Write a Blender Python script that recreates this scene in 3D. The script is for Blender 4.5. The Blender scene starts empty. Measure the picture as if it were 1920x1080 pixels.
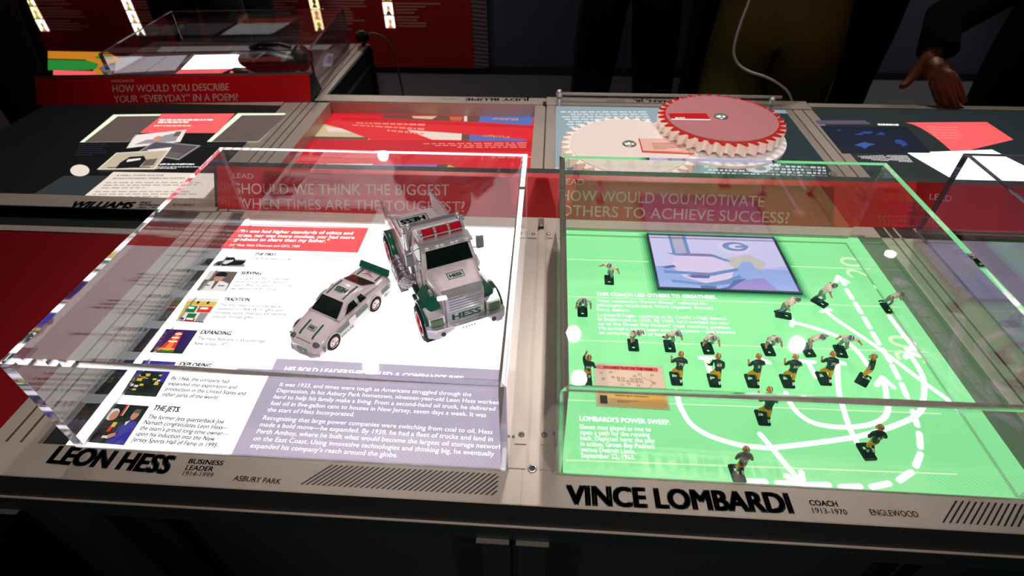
import bpy, bmesh, math, random
import numpy as np
from mathutils import Vector, Matrix
random.seed(7)
SC = bpy.context.scene
COL = SC.collection
PI = math.pi
# ------------------------------------------------------------------ camera
CAMP = np.array([0.00204, -0.32695, 0.5521]); CR = (0.858498, 0.00837, 0.064515); FPX = 1019.1
cam = bpy.data.cameras.new('camera'); camo = bpy.data.objects.new('camera', cam); COL.objects.link(camo)
camo.location = CAMP; camo.rotation_euler = CR
cam.sensor_width = 36; cam.lens = FPX / 1920 * 36; cam.clip_start = .02
cam.dof.use_dof = True; cam.dof.focus_distance = .72; cam.dof.aperture_fstop = 5.6
SC.camera = camo
# ------------------------------------------------------------------ world and exposure
SC.view_settings.view_transform = 'Standard'; SC.view_settings.look = 'None'
SC.view_settings.gamma = 1; SC.view_settings.use_curve_mapping = False; SC.view_settings.exposure = 0
SC.cycles.max_bounces = 40; SC.cycles.transmission_bounces = 40; SC.cycles.glossy_bounces = 40; SC.cycles.transparent_max_bounces = 24
w = bpy.data.worlds.new('world'); SC.world = w; w.use_nodes = True
w.node_tree.nodes['Background'].inputs[0].default_value = (.5, .45, .5, 1)
w.node_tree.nodes['Background'].inputs[1].default_value = .02
SPOT_TABLE = 46; SPOT_WALL = 28; SPOT_FLOOR = 90; SPOT_FRONT = 84
LAMP_Z = 1.9

# ------------------------------------------------------------------ survey helpers (photo measurements -> positions on real planes)
def _R(rx, ry, rz):
    c, s = math.cos, math.sin
    X = np.array([[1,0,0],[0,c(rx),-s(rx)],[0,s(rx),c(rx)]]); Y = np.array([[c(ry),0,s(ry)],[0,1,0],[-s(ry),0,c(ry)]])
    Z = np.array([[c(rz),-s(rz),0],[s(rz),c(rz),0],[0,0,1]]); return Z @ Y @ X
RM = _R(*CR)
def ray(u, v): return RM @ np.array([(u-960)/FPX, -(v-540)/FPX, -1.])
def W(u, v, z=0.):
    d = ray(u, v); k = (z-CAMP[2])/d[2]; p = CAMP+k*d; return (float(p[0]), float(p[1]))
def WY(u, v, y):
    d = ray(u, v); k = (y-CAMP[1])/d[1]; p = CAMP+k*d; return (float(p[0]), float(y), float(p[2]))
def WP(u, v, p0, n):
    d = ray(u, v); k = np.dot(np.array(p0)-CAMP, n)/np.dot(d, n); return CAMP+k*d

# ------------------------------------------------------------------ materials
def lin(c):
    return tuple((x/255/12.92 if x/255 <= .04045 else ((x/255+.055)/1.055)**2.4) for x in c)+(1,)
MATS = {}
def mat(name, rgb, rough=.5, metal=0, emit=0, noise=0, nscale=60, spec=.5, coat=0, bump=0, alpha=None):
    if name in MATS: return MATS[name]
    m = bpy.data.materials.new(name); m.use_nodes = True; nt = m.node_tree; b = nt.nodes['Principled BSDF']
    col = lin(rgb); b.inputs['Base Color'].default_value = col if not emit else tuple(x*.25 for x in col[:3])+(1,)
    b.inputs['Roughness'].default_value = rough; b.inputs['Metallic'].default_value = metal
    b.inputs['Specular IOR Level'].default_value = spec
    if coat: b.inputs['Coat Weight'].default_value = coat; b.inputs['Coat Roughness'].default_value = .08
    if emit:
        b.inputs['Emission Color'].default_value = col; b.inputs['Emission Strength'].default_value = emit
    if noise or bump:
        tc = nt.nodes.new('ShaderNodeTexCoord'); no = nt.nodes.new('ShaderNodeTexNoise'); no.inputs['Scale'].default_value = nscale
        no.inputs['Detail'].default_value = 4
        nt.links.new(tc.outputs['Object'], no.inputs['Vector'])
        if noise:
            mx = nt.nodes.new('ShaderNodeMix'); mx.data_type = 'RGBA'
            mx.inputs['A'].default_value = tuple(max(0, c*(1-noise)) for c in col[:3])+(1,)
            mx.inputs['B'].default_value = tuple(min(1, c*(1+noise)) for c in col[:3])+(1,)
            nt.links.new(no.outputs['Fac'], mx.inputs['Factor'])
            nt.links.new(mx.outputs['Result'], b.inputs['Emission Color' if emit else 'Base Color'])
        if bump:
            bp = nt.nodes.new('ShaderNodeBump'); bp.inputs['Strength'].default_value = bump; bp.inputs['Distance'].default_value = .002
            nt.links.new(no.outputs['Fac'], bp.inputs['Height']); nt.links.new(bp.outputs['Normal'], b.inputs['Normal'])
    MATS[name] = m; return m
def glow(name, rgb, e=1.0, noise=0, nscale=8): return mat(name, rgb, rough=.5, spec=.25, emit=e, noise=noise, nscale=nscale)
def acrylic(name, tint=(1,1,1), ior=1.49):
    m = bpy.data.materials.new(name); m.use_nodes = True; nt = m.node_tree; nt.nodes.remove(nt.nodes['Principled BSDF'])
    out = nt.nodes['Material Output']; fr = nt.nodes.new('ShaderNodeFresnel'); fr.inputs[0].default_value = ior
    geo = nt.nodes.new('ShaderNodeNewGeometry')
    tr = nt.nodes.new('ShaderNodeBsdfTransparent'); tr.inputs[0].default_value = tint+(1,)
    gl = nt.nodes.new('ShaderNodeBsdfGlossy'); gl.inputs['Roughness'].default_value = .015; gl.inputs[0].default_value = (1,1,1,1)
    mx = nt.nodes.new('ShaderNodeMixShader')
    # same reflectance from both faces of the sheet
    bf = nt.nodes.new('ShaderNodeMix'); bf.data_type = 'FLOAT'; fr2 = nt.nodes.new('ShaderNodeFresnel'); fr2.inputs[0].default_value = 1/ior
    inv = nt.nodes.new('ShaderNodeMath'); inv.operation = 'MULTIPLY'; inv.inputs[1].default_value = 1.0
    nt.links.new(geo.outputs['Backfacing'], bf.inputs['Factor']); nt.links.new(fr.outputs[0], bf.inputs['A'])
    fb = nt.nodes.new('ShaderNodeFresnel'); fb.inputs[0].default_value = ior
    bf.inputs['B'].default_value = .05
    nt.links.new(bf.outputs['Result'], mx.inputs[0]); nt.links.new(tr.outputs[0], mx.inputs[1]); nt.links.new(gl.outputs[0], mx.inputs[2])
    nt.nodes.remove(inv); nt.nodes.remove(fr2); nt.nodes.remove(fb)
    nt.links.new(mx.outputs[0], out.inputs[0]); return m
def edge_mat(name, f=.45, tint=(1,1,1)):
    m = bpy.data.materials.new(name); m.use_nodes = True; nt = m.node_tree; nt.nodes.remove(nt.nodes['Principled BSDF'])
    out = nt.nodes['Material Output']; g = nt.nodes.new('ShaderNodeBsdfGlass'); g.inputs['IOR'].default_value = 1.49; g.inputs['Roughness'].default_value = 0
    g.inputs[0].default_value = tint+(1,)
    t = nt.nodes.new('ShaderNodeBsdfTranslucent'); t.inputs[0].default_value = tint+(1,)
    mx = nt.nodes.new('ShaderNodeMixShader'); mx.inputs[0].default_value = f
    nt.links.new(g.outputs[0], mx.inputs[1]); nt.links.new(t.outputs[0], mx.inputs[2]); nt.links.new(mx.outputs[0], out.inputs[0]); return m
ACR = acrylic('clear_acrylic'); SOB = edge_mat('sanded_acrylic_foot', .55); SOL = edge_mat('solid_acrylic', 0, (.985,.985,.99)); EDV = edge_mat('acrylic_corner', 0, (.93,.93,.98));
ALU = mat('champagne_aluminium', (176,163,150), rough=.38, metal=.35, noise=.06, nscale=25)
ALUD = mat('aluminium_groove', (92,86,80), rough=.5, metal=.3)
STEEL = mat('steel', (200,200,200), rough=.25, metal=.8)
CHROME = mat('chrome', (230,226,230), rough=.13, metal=.74)
BLACK = mat('black_print', (12,20,26), rough=.45)
CHAR = mat('dark_table_panel', (18,27,25), rough=.45, noise=.15, nscale=12)
REDH = mat('red_header_print', (205,20,26), rough=.3, noise=.05, nscale=5)
PINKT = mat('pale_header_lettering', (255,226,220), rough=.4)
GWHITE = glow('white_backlit', (255,255,255), 1.85)
GREEN = glow('green_backlit', (143,238,158), 1.0, noise=.06, nscale=3)
GLINE = glow('field_white_backlit', (255,255,255), 1.15)
GPALE = glow('field_pale_line', (222,255,205), 1.0)
MAUVE = glow('mauve_backlit', (184,173,194), 1.0)
SALM = glow('salmon_backlit', (250,96,98), 1.0)
GREYT = glow('grey_caption_print', (34,34,42), 1.0)
FAINT = glow('faint_caption_print', (120,120,128), 1.0)
FAINT2 = glow('mid_caption_print', (70,70,78), 1.0)
INK = mat('ink', (22,24,30), rough=.4)

# ------------------------------------------------------------------ mesh builder
class MB:
    def __init__(s): s.v=[]; s.f=[]; s.m=[]; s.mats=[]; s.sm=[]
    def mi(s, m):
        if m not in s.mats: s.mats.append(m)
        return s.mats.index(m)
    def add(s, vs, fs, m, smooth=False):
        o=len(s.v); s.v+= [tuple(map(float,x)) for x in vs]; k=s.mi(m)
        for f in fs: s.f.append([i+o for i in f]); s.m.append(k); s.sm.append(smooth)
        return s
    def box(s, c, d, m, rz=0, taper=None, ry=0):
        x,y,z=d[0]/2,d[1]/2,d[2]/2; P=[(-x,-y,-z),(x,-y,-z),(x,y,-z),(-x,y,-z),(-x,-y,z),(x,-y,z),(x,y,z),(-x,y,z)]
        if taper: P=[(p[0]*taper[0],p[1]*taper[1],p[2]) if p[2]>0 else p for p in P]
        M=Matrix.Rotation(rz,3,'Z') @ Matrix.Rotation(ry,3,'Y'); P=[tuple(M@Vector(p)+Vector(c)) for p in P]
        return s.add(P,[(0,3,2,1),(4,5,6,7),(0,1,5,4),(1,2,6,5),(2,3,7,6),(3,0,4,7)],m)
    def bb(s, a, b, m): return s.box([(a[i]+b[i])/2 for i in range(3)],[abs(b[i]-a[i]) for i in range(3)],m)
    def cyl(s, a, b, r0, r1, n, m, smooth=True, caps=True):
        a=Vector(a); b=Vector(b); d=(b-a).normalized(); u=d.orthogonal().normalized(); v=d.cross(u)
        P=[a+(u*math.cos(t)+v*math.sin(t))*r0 for t in [2*PI*i/n for i in range(n)]]+[b+(u*math.cos(t)+v*math.sin(t))*r1 for t in [2*PI*i/n for i in range(n)]]
        s.add(P,[(i,(i+1)%n,n+(i+1)%n,n+i) for i in range(n)],m,smooth)
        if caps: s.add(P,[tuple(range(n-1,-1,-1)),tuple(range(n,2*n))],m)
        return s
    def tube(s, path, r, n, m, smooth=True):
        P=[Vector(p) for p in path]; rs=r if isinstance(r,(list,tuple)) else [r]*len(P); V=[]; u=None
        for i,p in enumerate(P):
            d=(P[min(i+1,len(P)-1)]-P[max(i-1,0)]).normalized()
            u=(d.orthogonal() if u is None else (u-d*u.dot(d))).normalized(); v=d.cross(u)
            V+=[p+(u*math.cos(2*PI*k/n)+v*math.sin(2*PI*k/n))*rs[i] for k in range(n)]
        F=[(i*n+k,i*n+(k+1)%n,(i+1)*n+(k+1)%n,(i+1)*n+k) for i in range(len(P)-1) for k in range(n)]
        s.add(V,F,m,smooth); return s.add(V,[tuple(range(n-1,-1,-1)),tuple(range((len(P)-1)*n,len(P)*n))],m)
    def loft(s, rings, m, smooth=False, closed=True, caps=True):
        n=len(rings[0]); V=[p for r in rings for p in r]; e=n if closed else n-1
        s.add(V,[(i*n+k,i*n+(k+1)%n,(i+1)*n+(k+1)%n,(i+1)*n+k) for i in range(len(rings)-1) for k in range(e)],m,smooth)
        if caps: s.add(V,[tuple(range(n-1,-1,-1)),tuple(range((len(rings)-1)*n,len(rings)*n))],m)
        return s
    def prism(s, o, z0, z1, m, smooth=False):
        n=len(o); V=[(x,y,z0) for x,y in o]+[(x,y,z1) for x,y in o]
        return s.add(V,[tuple(range(n-1,-1,-1)),tuple(range(n,2*n))]+[(i,(i+1)%n,n+(i+1)%n,n+i) for i in range(n)],m,smooth)
    def poly(s, pts, m): return s.add(pts,[tuple(range(len(pts)))],m)
    def flat(s, pts, z, m):
        # printed flat patch, kept facing up
        a=sum(pts[i][0]*pts[(i+1)%len(pts)][1]-pts[(i+1)%len(pts)][0]*pts[i][1] for i in range(len(pts)))
        if a<0: pts=pts[::-1]
        return s.poly([(x,y,z) for x,y in pts],m)
    def sphere(s, c, r, m, nu=16, nv=10, sc=(1,1,1), t0=0, t1=PI):
        R=[]
        for j in range(nv+1):
            t=t0+(t1-t0)*j/nv; R.append([(c[0]+r*sc[0]*math.sin(t)*math.cos(2*PI*i/nu),c[1]+r*sc[1]*math.sin(t)*math.sin(2*PI*i/nu),c[2]+r*sc[2]*math.cos(t)) for i in range(nu)])
        return s.loft(R,m,True,True,False)
    def build(s, name, parent=None, loc=(0,0,0), rz=0, bevel=0, kind=None):
        me=bpy.data.meshes.new(name); me.from_pydata(s.v,[],s.f)
        for mm in s.mats: me.materials.append(mm)
        me.polygons.foreach_set('material_index',s.m); me.polygons.foreach_set('use_smooth',s.sm); me.update()
        o=bpy.data.objects.new(name,me); COL.objects.link(o); o.location=loc; o.rotation_euler=(0,0,rz)
        if parent: o.parent=parent
        if bevel:
            bm=bmesh.new(); bm.from_mesh(me); bmesh.ops.remove_doubles(bm,verts=bm.verts,dist=1e-6)
            es=[e for e in bm.edges if len(e.link_faces)==2 and e.calc_face_angle(0)>.6]
            bmesh.ops.bevel(bm,geom=es,offset=bevel,segments=2,affect='EDGES',clamp_overlap=True); bm.to_mesh(me); bm.free()
        if kind: o['kind']=kind
        return o
def thing(name, label, cat, loc=(0,0,0), rz=0, group=None, kind=None):
    o=bpy.data.objects.new(name,None); COL.objects.link(o); o.location=loc; o.rotation_euler=(0,0,rz); o.empty_display_size=.02
    o['label']=label; o['category']=cat
    if group: o['group']=group
    if kind: o['kind']=kind
    return o
def tag(o, label=None, cat=None, group=None, kind=None):
    if o.name.split('.')[0]=='lettering' and not kind: kind='stuff'
    if label: o['label']=label
    if cat: o['category']=cat
    if group: o['group']=group
    if kind: o['kind']=kind
    return o

# ------------------------------------------------------------------ lettering
def text_mesh(s, bold=0, res=3, spacing=1.0):
    cu=bpy.data.curves.new('t','FONT'); cu.body=s; cu.size=1; cu.offset=bold; cu.resolution_u=res; cu.space_character=spacing; cu.fill_mode='FRONT'
    o=bpy.data.objects.new('t',cu); COL.objects.link(o); dg=bpy.context.evaluated_depsgraph_get(); dg.update()
    me=bpy.data.meshes.new_from_object(o.evaluated_get(dg)); bpy.data.objects.remove(o); bpy.data.curves.remove(cu)
    v=np.array([x.co[:] for x in me.vertices]) if len(me.vertices) else np.zeros((1,3)); f=[list(p.vertices) for p in me.polygons]
    bpy.data.meshes.remove(me); return v,f
CAPH=.73
def put_text(mb, s, a, b, h, m, z=0., bold=0, res=2, n=None, spacing=1.0, frame=None):
    """lettering along baseline a->b (width fitted), cap height h. frame=(origin,ux,uy,normal) for other planes: a,b then in (s,t)"""
    v,f=text_mesh(s,0,res,spacing)
    if not f: return
    if bold:
        # heavier weight: overlaid copies of the outline shifted by a fraction of the em
        N=len(v); offs=[(-bold,0),(bold,0)] if bold<.012 else [(-bold,-bold*.6),(bold,-bold*.6),(bold,bold*.6),(-bold,bold*.6),(0,0)]
        f=[[i+N*k for i in q] for k in range(len(offs)) for q in f]; v=np.concatenate([v+np.array([a,b,0]) for a,b in offs])
    w0=v[:,0].max()-v[:,0].min(); v[:,0]-=v[:,0].min()
    a=np.array(a[:2]); b=np.array(b[:2]); L=np.linalg.norm(b-a); ux=(b-a)/L; uy=np.array([-ux[1],ux[0]])
    X=v[:,0]*L/w0; Y=v[:,1]*h/CAPH; P=a+np.outer(X,ux)+np.outer(Y,uy)
    if frame is None: V=[(p[0],p[1],z) for p in P]
    else:
        o,fx,fy,fn=frame; V=[tuple(np.array(o)+p[0]*np.array(fx)+p[1]*np.array(fy)+np.array(fn)*z) for p in P]
    mb.add(V,f,m)
def para(mb, lines, p0, p1, refs, h, m, z=0., bold=0, zt=None):
    """lines with left baselines from pixel p0 (first) to p1 (last); refs: (index, end pixel) sets scale and direction"""
    A=np.array(W(*p0,zt or z)); B=np.array(W(*p1,zt or z)); n=len(lines)
    i,e=refs; E=np.array(W(*e,zt or z)); st=A+(B-A)*(i/max(1,n-1)); d=E-st; L=np.linalg.norm(d); ux=d/L
    v,_=text_mesh(lines[i],0,1); sc=L/(v[:,0].max()-v[:,0].min())
    for k,l in enumerate(lines):
        if not l: continue
        v,_=text_mesh(l,0,1); wd=(v[:,0].max()-v[:,0].min())*sc; s=A+(B-A)*(k/max(1,n-1))
        put_text(mb,l,s,s+ux*wd,h,m,z,bold)
def greek(mb, q, rows, m, z, fill=.5, seed=1, flip=False):
    """rows of tiny unreadable print inside quad TL,TR,BR,BL"""
    rnd=random.Random(seed); q=[np.array(x) for x in q]
    for r in range(rows):
        t0=(r+.5-fill/2)/rows; t1=(r+.5+fill/2)/rows; u=0.; end=rnd.uniform(.8,1) if r<rows-1 else rnd.uniform(.3,.7)
        while u<end:
            wl=rnd.uniform(.03,.1); e=min(end,u+wl); P=[]
            for (uu,tt) in ((u,t0),(e,t0),(e,t1),(u,t1)):
                x=1-uu if flip else uu
                P.append(tuple((q[0]*(1-x)+q[1]*x)*(1-tt)+(q[3]*(1-x)+q[2]*x)*tt))
            mb.flat(P,z,m); u=e+.018
def quad(*px, z=0.): return [W(u,v,z) for u,v in px]
def stroke(mb, pts, w, z, m, cap=True):
    P=[np.array(p) for p in pts]; L=[];Rr=[]
    for i in range(len(P)):
        d=P[min(i+1,len(P)-1)]-P[max(i-1,0)]; d=d/np.linalg.norm(d); n=np.array([-d[1],d[0]])*w/2
        L.append(P[i]+n); Rr.append(P[i]-n)
    for i in range(len(P)-1): mb.poly([(*Rr[i],z),(*Rr[i+1],z),(*L[i+1],z),(*L[i],z)],m)
    if cap:
        for e,d in ((P[0],P[0]-P[1]),(P[-1],P[-1]-P[-2])):
            d=d/np.linalg.norm(d); a0=math.atan2(d[1],d[0]); mb.poly([(e[0]+w/2*math.cos(a0-PI/2+PI*k/6),e[1]+w/2*math.sin(a0-PI/2+PI*k/6),z) for k in range(7)],m)
def smooth_path(px, z=0., n=6):
    P=[np.array(W(u,v,z)) for u,v in px]; out=[]
    for i in range(len(P)-1):
        p0=P[max(i-1,0)];p1=P[i];p2=P[i+1];p3=P[min(i+2,len(P)-1)]
        for k in range(n):
            t=k/n; out.append(.5*((2*p1)+(-p0+p2)*t+(2*p0-5*p1+4*p2-p3)*t*t+(-p0+3*p1-3*p2+p3)*t**3))
    out.append(P[-1]); return out
def img(mb, q, shapes, z):
    """small printed picture: quad TL,TR,BR,BL (world), shapes = list of (material, [(u,v)..]) with v down"""
    q=[np.array(x) for x in q]
    def B(u,v): return tuple((q[0]*(1-u)+q[1]*u)*(1-v)+(q[3]*(1-u)+q[2]*u)*v)
    for i,(m,pts) in enumerate(shapes): mb.flat([B(u,v) for u,v in pts],z+i*.00006,m)
SQ=[(0,0),(1,0),(1,1),(0,1)]
def rc(x0,y0,x1,y1): return [(x0,y0),(x1,y0),(x1,y1),(x0,y1)]
def el(cx,cy,rx,ry,n=14): return [(cx+rx*math.cos(2*PI*i/n),cy+ry*math.sin(2*PI*i/n)) for i in range(n)]

# ------------------------------------------------------------------ room
FZ=-.8; WALLY=3.53
carpet=mat('dark_carpet',(84,82,84),rough=.95,noise=.25,nscale=160,bump=.4)
f=MB().bb((-4.5,-2.6,FZ-.05),(4.5,WALLY,FZ),carpet).build('floor',kind='structure')
navy=mat('navy_grey_wall',(62,64,82),rough=.8,noise=.08,nscale=20)
blackp=mat('black_paint',(10,12,12),rough=.7)
darkw=mat('dark_wall',(26,26,30),rough=.85)
redw=mat('red_wall_graphic',(150,14,4),rough=.55,noise=.08,nscale=6)
MB().bb((-4.5,WALLY,FZ),(4.5,WALLY+.1,2.15),navy).build('wall_back',kind='structure')
MB().bb((-4.6,-2.6,FZ),(-4.5,WALLY,2.15),darkw).build('wall_left',kind='structure')
MB().bb((4.5,-2.6,FZ),(4.6,WALLY,2.15),darkw).build('wall_right',kind='structure')
MB().bb((-4.5,-2.7,FZ),(4.5,-2.6,2.15),darkw).build('wall_front',kind='structure')
MB().bb((-4.5,-2.6,2.15),(4.5,WALLY,2.2),darkw).build('ceiling',kind='structure')
MB().bb((-4.5,WALLY-.025,FZ),(4.5,WALLY,FZ+.05),blackp).build('baseboard_back',kind='structure')
# red graphic wall panel with lit thumbnails
rp=thing('wall_graphic_panel','tall red wall graphic with rows of small lit pictures, behind the tables','wall panel',(0,0,0))
MB().bb((-4.2,WALLY-.05,FZ+.05),(-.515,WALLY,2.0),redw).build('panel_board',rp)
hs=MB(); hs.bb((-.515,WALLY-.045,FZ+.05),(-.415,WALLY,2.0),mat('hatch_grey',(126,110,118),rough=.6))
dk=mat('hatch_dark',(70,40,50),rough=.6); z=FZ+.06
while z<1.9:
    hs.poly([(-.515,WALLY-.046,z),(-.415,WALLY-.046,z-.06+.05),(-.415,WALLY-.046,z-.06+.062),(-.515,WALLY-.046,z+.012)],dk); z+=.026
tag(hs.build('hatched_strip',rp),'grey strip with fine diagonal lines')
thumbs=[glow('thumb_%s'%n,c,e) for n,c,e in (('white',(255,250,240),2.2),('warm',(255,225,170),1.8),('dark',(60,60,50),.7),('skin',(220,150,110),1.),('leaf',(160,170,60),1.))]
ptx=mat('wall_small_print',(205,130,125),rough=.6)
tb=MB(); rnd=random.Random(3)
def thumb(x,zc,big=1):
    y=WALLY-.053; w2=.03*big; h2=.036*big
    m=MB(); m.poly([(x-w2,y,zc-h2),(x+w2,y,zc-h2),(x+w2,y,zc+h2),(x-w2,y,zc+h2)],thumbs[0 if rnd.random()<.7 else 1])
    m.poly([(x+.1*w2+w2*.45*math.cos(a),y-.001,zc+.05*h2+h2*.5*math.sin(a)) for a in [2*PI*k/10 for k in range(10)]],thumbs[2+rnd.randrange(3)])
    m.poly([(x-.6*w2,y-.0015,zc-h2),(x+.7*w2,y-.0015,zc-h2),(x+.4*w2,y-.0015,zc-.45*h2),(x-.3*w2,y-.0015,zc-.4*h2)],thumbs[2+rnd.randrange(3)])
    m.build('lit_picture',rp)
    for k in range(4):
        l=rnd.uniform(.12,.3); zz=zc+.03-k*.018
        tb.poly([(x+.05,y,zz-.004),(x+.05+l,y,zz-.004),(x+.05+l,y,zz+.004),(x+.05,y,zz+.004)],ptx)
for x,zs in ((-2.82,(-.52,-.44,-.36,-.28,-.2)),(-1.96,(-.53,-.44,-.35,-.26)),(-1.545,(-.48,-.41,-.34,-.27)),(-1.06,(-.457,-.376,-.29,-.21)),(-3.5,(-.5,-.42,-.34))):
    for zc in zs: thumb(x,zc)
    for k in range(9): thumb(x,zs[-1]+.09*(k+1))
tag(tb.build('small_print',rp),kind='stuff')

# ------------------------------------------------------------------ lamps
lampw=glow('lamp_lens',(255,246,236),50)
def refl_pos(u,v,zp,zl):
    p=np.array([*W(u,v,zp),zp]); d=p-CAMP; k=(zl-zp)/(-d[2]); return (float(p[0]+d[0]*k),float(p[1]+d[1]*k),zl)
def lamp(pos,target,energy,label,size=70,blend=.6,color=(1,.93,.9),r=.03):
    t=thing('track_spotlight',label,'lamp',pos,0,'track spotlights under the dark ceiling')
    d=(Vector(target)-Vector(pos)).normalized()
    m=MB(); m.cyl(-d*.11,d*.004,.034,r+.006,20,blackp); m.build('lamp_housing',t)
    m=MB(); m.cyl((0,0,2.15-pos[2]-.02),(0,0,0)-d*.06 if False else tuple(-d*.06),.007,.007,8,blackp); m.cyl((0,0,2.13-pos[2]),(0,0,2.15-pos[2]),.03,.03,14,blackp); m.build('mounting_stem',t)
    m=MB(); m.cyl(d*.0045,d*.007,r,r,24,lampw,smooth=False); m.build('lamp_lens',t)
    L=bpy.data.lights.new('spot','SPOT'); L.energy=energy; L.spot_size=math.radians(size); L.spot_blend=blend; L.shadow_soft_size=.035; L.color=color
    o=bpy.data.objects.new('spot_beam',L); COL.objects.link(o); o.parent=t; o.location=d*.03; o.rotation_euler=d.to_track_quat('-Z','Y').to_euler()
    return t
lamp(refl_pos(695,688,.15,LAMP_Z),(-.3,.3,0),SPOT_TABLE,'black track spotlight behind the left end, reflected in the truck case')
lamp(refl_pos(1075,625,.15,LAMP_Z),(.1,.3,0),SPOT_TABLE,'black track spotlight above the gears, reflected in the green field case')
lamp(refl_pos(1085,710,.15,LAMP_Z),(.2,.3,0),SPOT_TABLE*.5,'black track spotlight nearer the table, reflected beside the trading card',size=50)
lamp(refl_pos(1495,645,.15,LAMP_Z),(.4,.3,0),SPOT_TABLE,'black track spotlight at far right, reflected near the silver-helmeted players')
lamp(refl_pos(720,292,.15,1.72),(-1.2,1.2,0),SPOT_TABLE*.4,'black track spotlight hanging close to the red wall')
lamp((-1.6,2.1,1.9),(-2.0,WALLY,-.3),SPOT_WALL,'added black spotlight washing the left of the red wall',size=95)  # added lamp, brightens the left part of the red wall
lamp((-.6,2.1,1.95),(-1.0,WALLY,-.4),SPOT_WALL,'added black spotlight washing the right of the red wall',size=95)  # second added lamp, for the right part of that wall
lamp((2.3,2.7,1.95),(2.25,2.95,FZ),SPOT_FLOOR,'black track spotlight over the bare floor at right',size=45)
lamp((-.7,-1.3,1.95),(-.15,.25,0),SPOT_FRONT,'black track spotlight over the visitor side, left one',size=34)
lamp((.75,-1.3,1.95),(.3,.2,0),SPOT_FRONT,'black track spotlight over the visitor side, right one',size=36)

# ------------------------------------------------------------------ table geometry constants
YF=-.042; YH=.51; YB=.62; YO=1.066; YOI=1.024
HT=np.array([0,.045,.066]); HN=np.cross(np.array([1,0,0]),HT); HN/=np.linalg.norm(HN)
FY2=.505
# ------------------------------------------------------------------ main table frame
tbl=thing('exhibit_table','long aluminium-framed exhibit table running across the foreground','table',(0,0,0))
def rail_y(x0,x1,y0,y1,grooves,z=0.,parent=tbl,name='rail',t=.045):
    """aluminium extrusion running away from the viewer with recessed grooves"""
    m=MB(); xs=[x0]
    gs=sorted(grooves); w=.0035; edges=[x0]
    for g in gs: edges+= [g-w/2,g+w/2]
    edges.append(x1)
    m.bb((x0,y0,z-t),(x1,y1,z-.006),ALUD)
    for i in range(0,len(edges),2): m.bb((edges[i],y0,z-.006),(edges[i+1],y1,z),ALU)
    return m.build(name,parent)
# centre rail, front: two bars with a wide recessed channel
rail_y(-.031,.021,YF+.042,.4775,[],-.0002,tbl,'rail')
m=MB(); m.bb((-.0315,0,0),(-.0085,YH-.035,.003),ALU); m.bb((.0075,0,0),(.031,YH-.035,.003),ALU); m.bb((-.006,0,0),(.0045,YH-.035,.0018),ALU); m.build('rail_cap',tbl,bevel=.0006)
rail_y(-.029,.021,YB,YOI,[-.003],0,tbl)
rail_y(-.645,-.585,.0,YH-.01,[-.624,-.606],-.001,tbl)
m=MB(); m.bb((-.585,0,-.03),(-.55,YH-.01,-.008),CHAR); m.build('gap_strip',tbl)
m=MB(); m.bb((.549,0,-.03),(.588,.478,-.006),ALUD); m.build('gap_strip',tbl)
rail_y(-.68,-.563,FY2+.0,1.02,[-.636,-.616,-.597],-.001,tbl)
rail_y(.588,.655,.0,YH,[.622,.606],0,tbl)
rail_y(.588,.655,YB,YO,[.606,.631],0,tbl)
# crosswise back bar of the front row, ahead of the header
m=MB(); m.bb((-.56,.478,-.03),(.66,YH+.12,0.0),ALU); m.build('cross_bar',tbl)
m=MB(); m.bb((-.545,.4765,0),(-.033,.490,.0045),ALU); m.build('trim_bar',tbl,bevel=.001)
m=MB(); m.bb((.033,.4765,0),(.56,.490,.0045),ALU); m.build('trim_bar',tbl,bevel=.001)
# bright lip, dark skirt, posts
m=MB(); m.bb((-1.25,YF+.0008,-.05),(1.3,YF+.012,-.0002),blackp); m.build('front_skirt',tbl)
m=MB(); m.bb((-1.25,YF-.0018,-.0475),(1.3,YF+.0006,-.0458),ALU); m.build('bright_lip',tbl)
m=MB(); m.bb((-1.25,YF-.0012,-.078),(1.3,YF+.0006,-.0477),CHAR); m.build('lower_beam',tbl)
for x0 in (-.062,-.016,.59,-.66):
    m=MB(); m.bb((x0,YF+.02,FZ),(x0+.036,YF+.06,-.055),CHAR); m.bb((x0-.001,YF-.006,-.0815),(x0+.037,YF+.022,-.0795),ALUD); m.build('post',tbl)
for x in (-.97,-.33,.32,.96):
    m=MB(); m.bb((x-.305,.10,FZ),(x+.305,.9,-.08),blackp); m.build('cabinet',tbl)  # black cabinets spread nearly continuous to darken the space under the table
m=MB(); m.bb((-.56,YB-.1,-.06),(.66,YO-.01,-.04),CHAR); m.build('under_tray',tbl)
m=MB(); m.bb((-.6,YO-.012,-.075),(1.5,YO-.002,-.002),CHAR); m.build('rear_skirt',tbl)
# rivet plates and screws on the centre rail
def rivet(x,y,z,r=.0028):
    m=MB(); m.sphere((x,y,z),r,STEEL,12,5,(1,1,.5),0,PI/2); m.cyl((x,y,z),(x,y,z+.0004),r*1.35,r*1.25,14,ALUD); m.cyl((x,y,z+r*.45),(x,y,z+r*.56),r*.35,r*.3,6,BLACK); m.build('rivet',tbl)
for (u0,u1,v0,v1,ru,rv) in ((988,1009,430,447,1000,438),(1019,1036,431,447,1028,438.5),(964,990,800,833,977.6,814.5),(1009,1037,800,834,1020.7,814.8)):
    a=W(u0,v1,.003); b=W(u1,v0,.003); x0,x1=(max(a[0],-.031),-.009) if u0<1005 else (.008,min(b[0],.0308))
    m=MB(); m.bb((x0,a[1],.003),(x1,b[1],.0042),ALU); m.build('rivet_plate',tbl,bevel=.0004); c=W(ru,rv,.0045); rivet(c[0],c[1],.0043)
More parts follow.
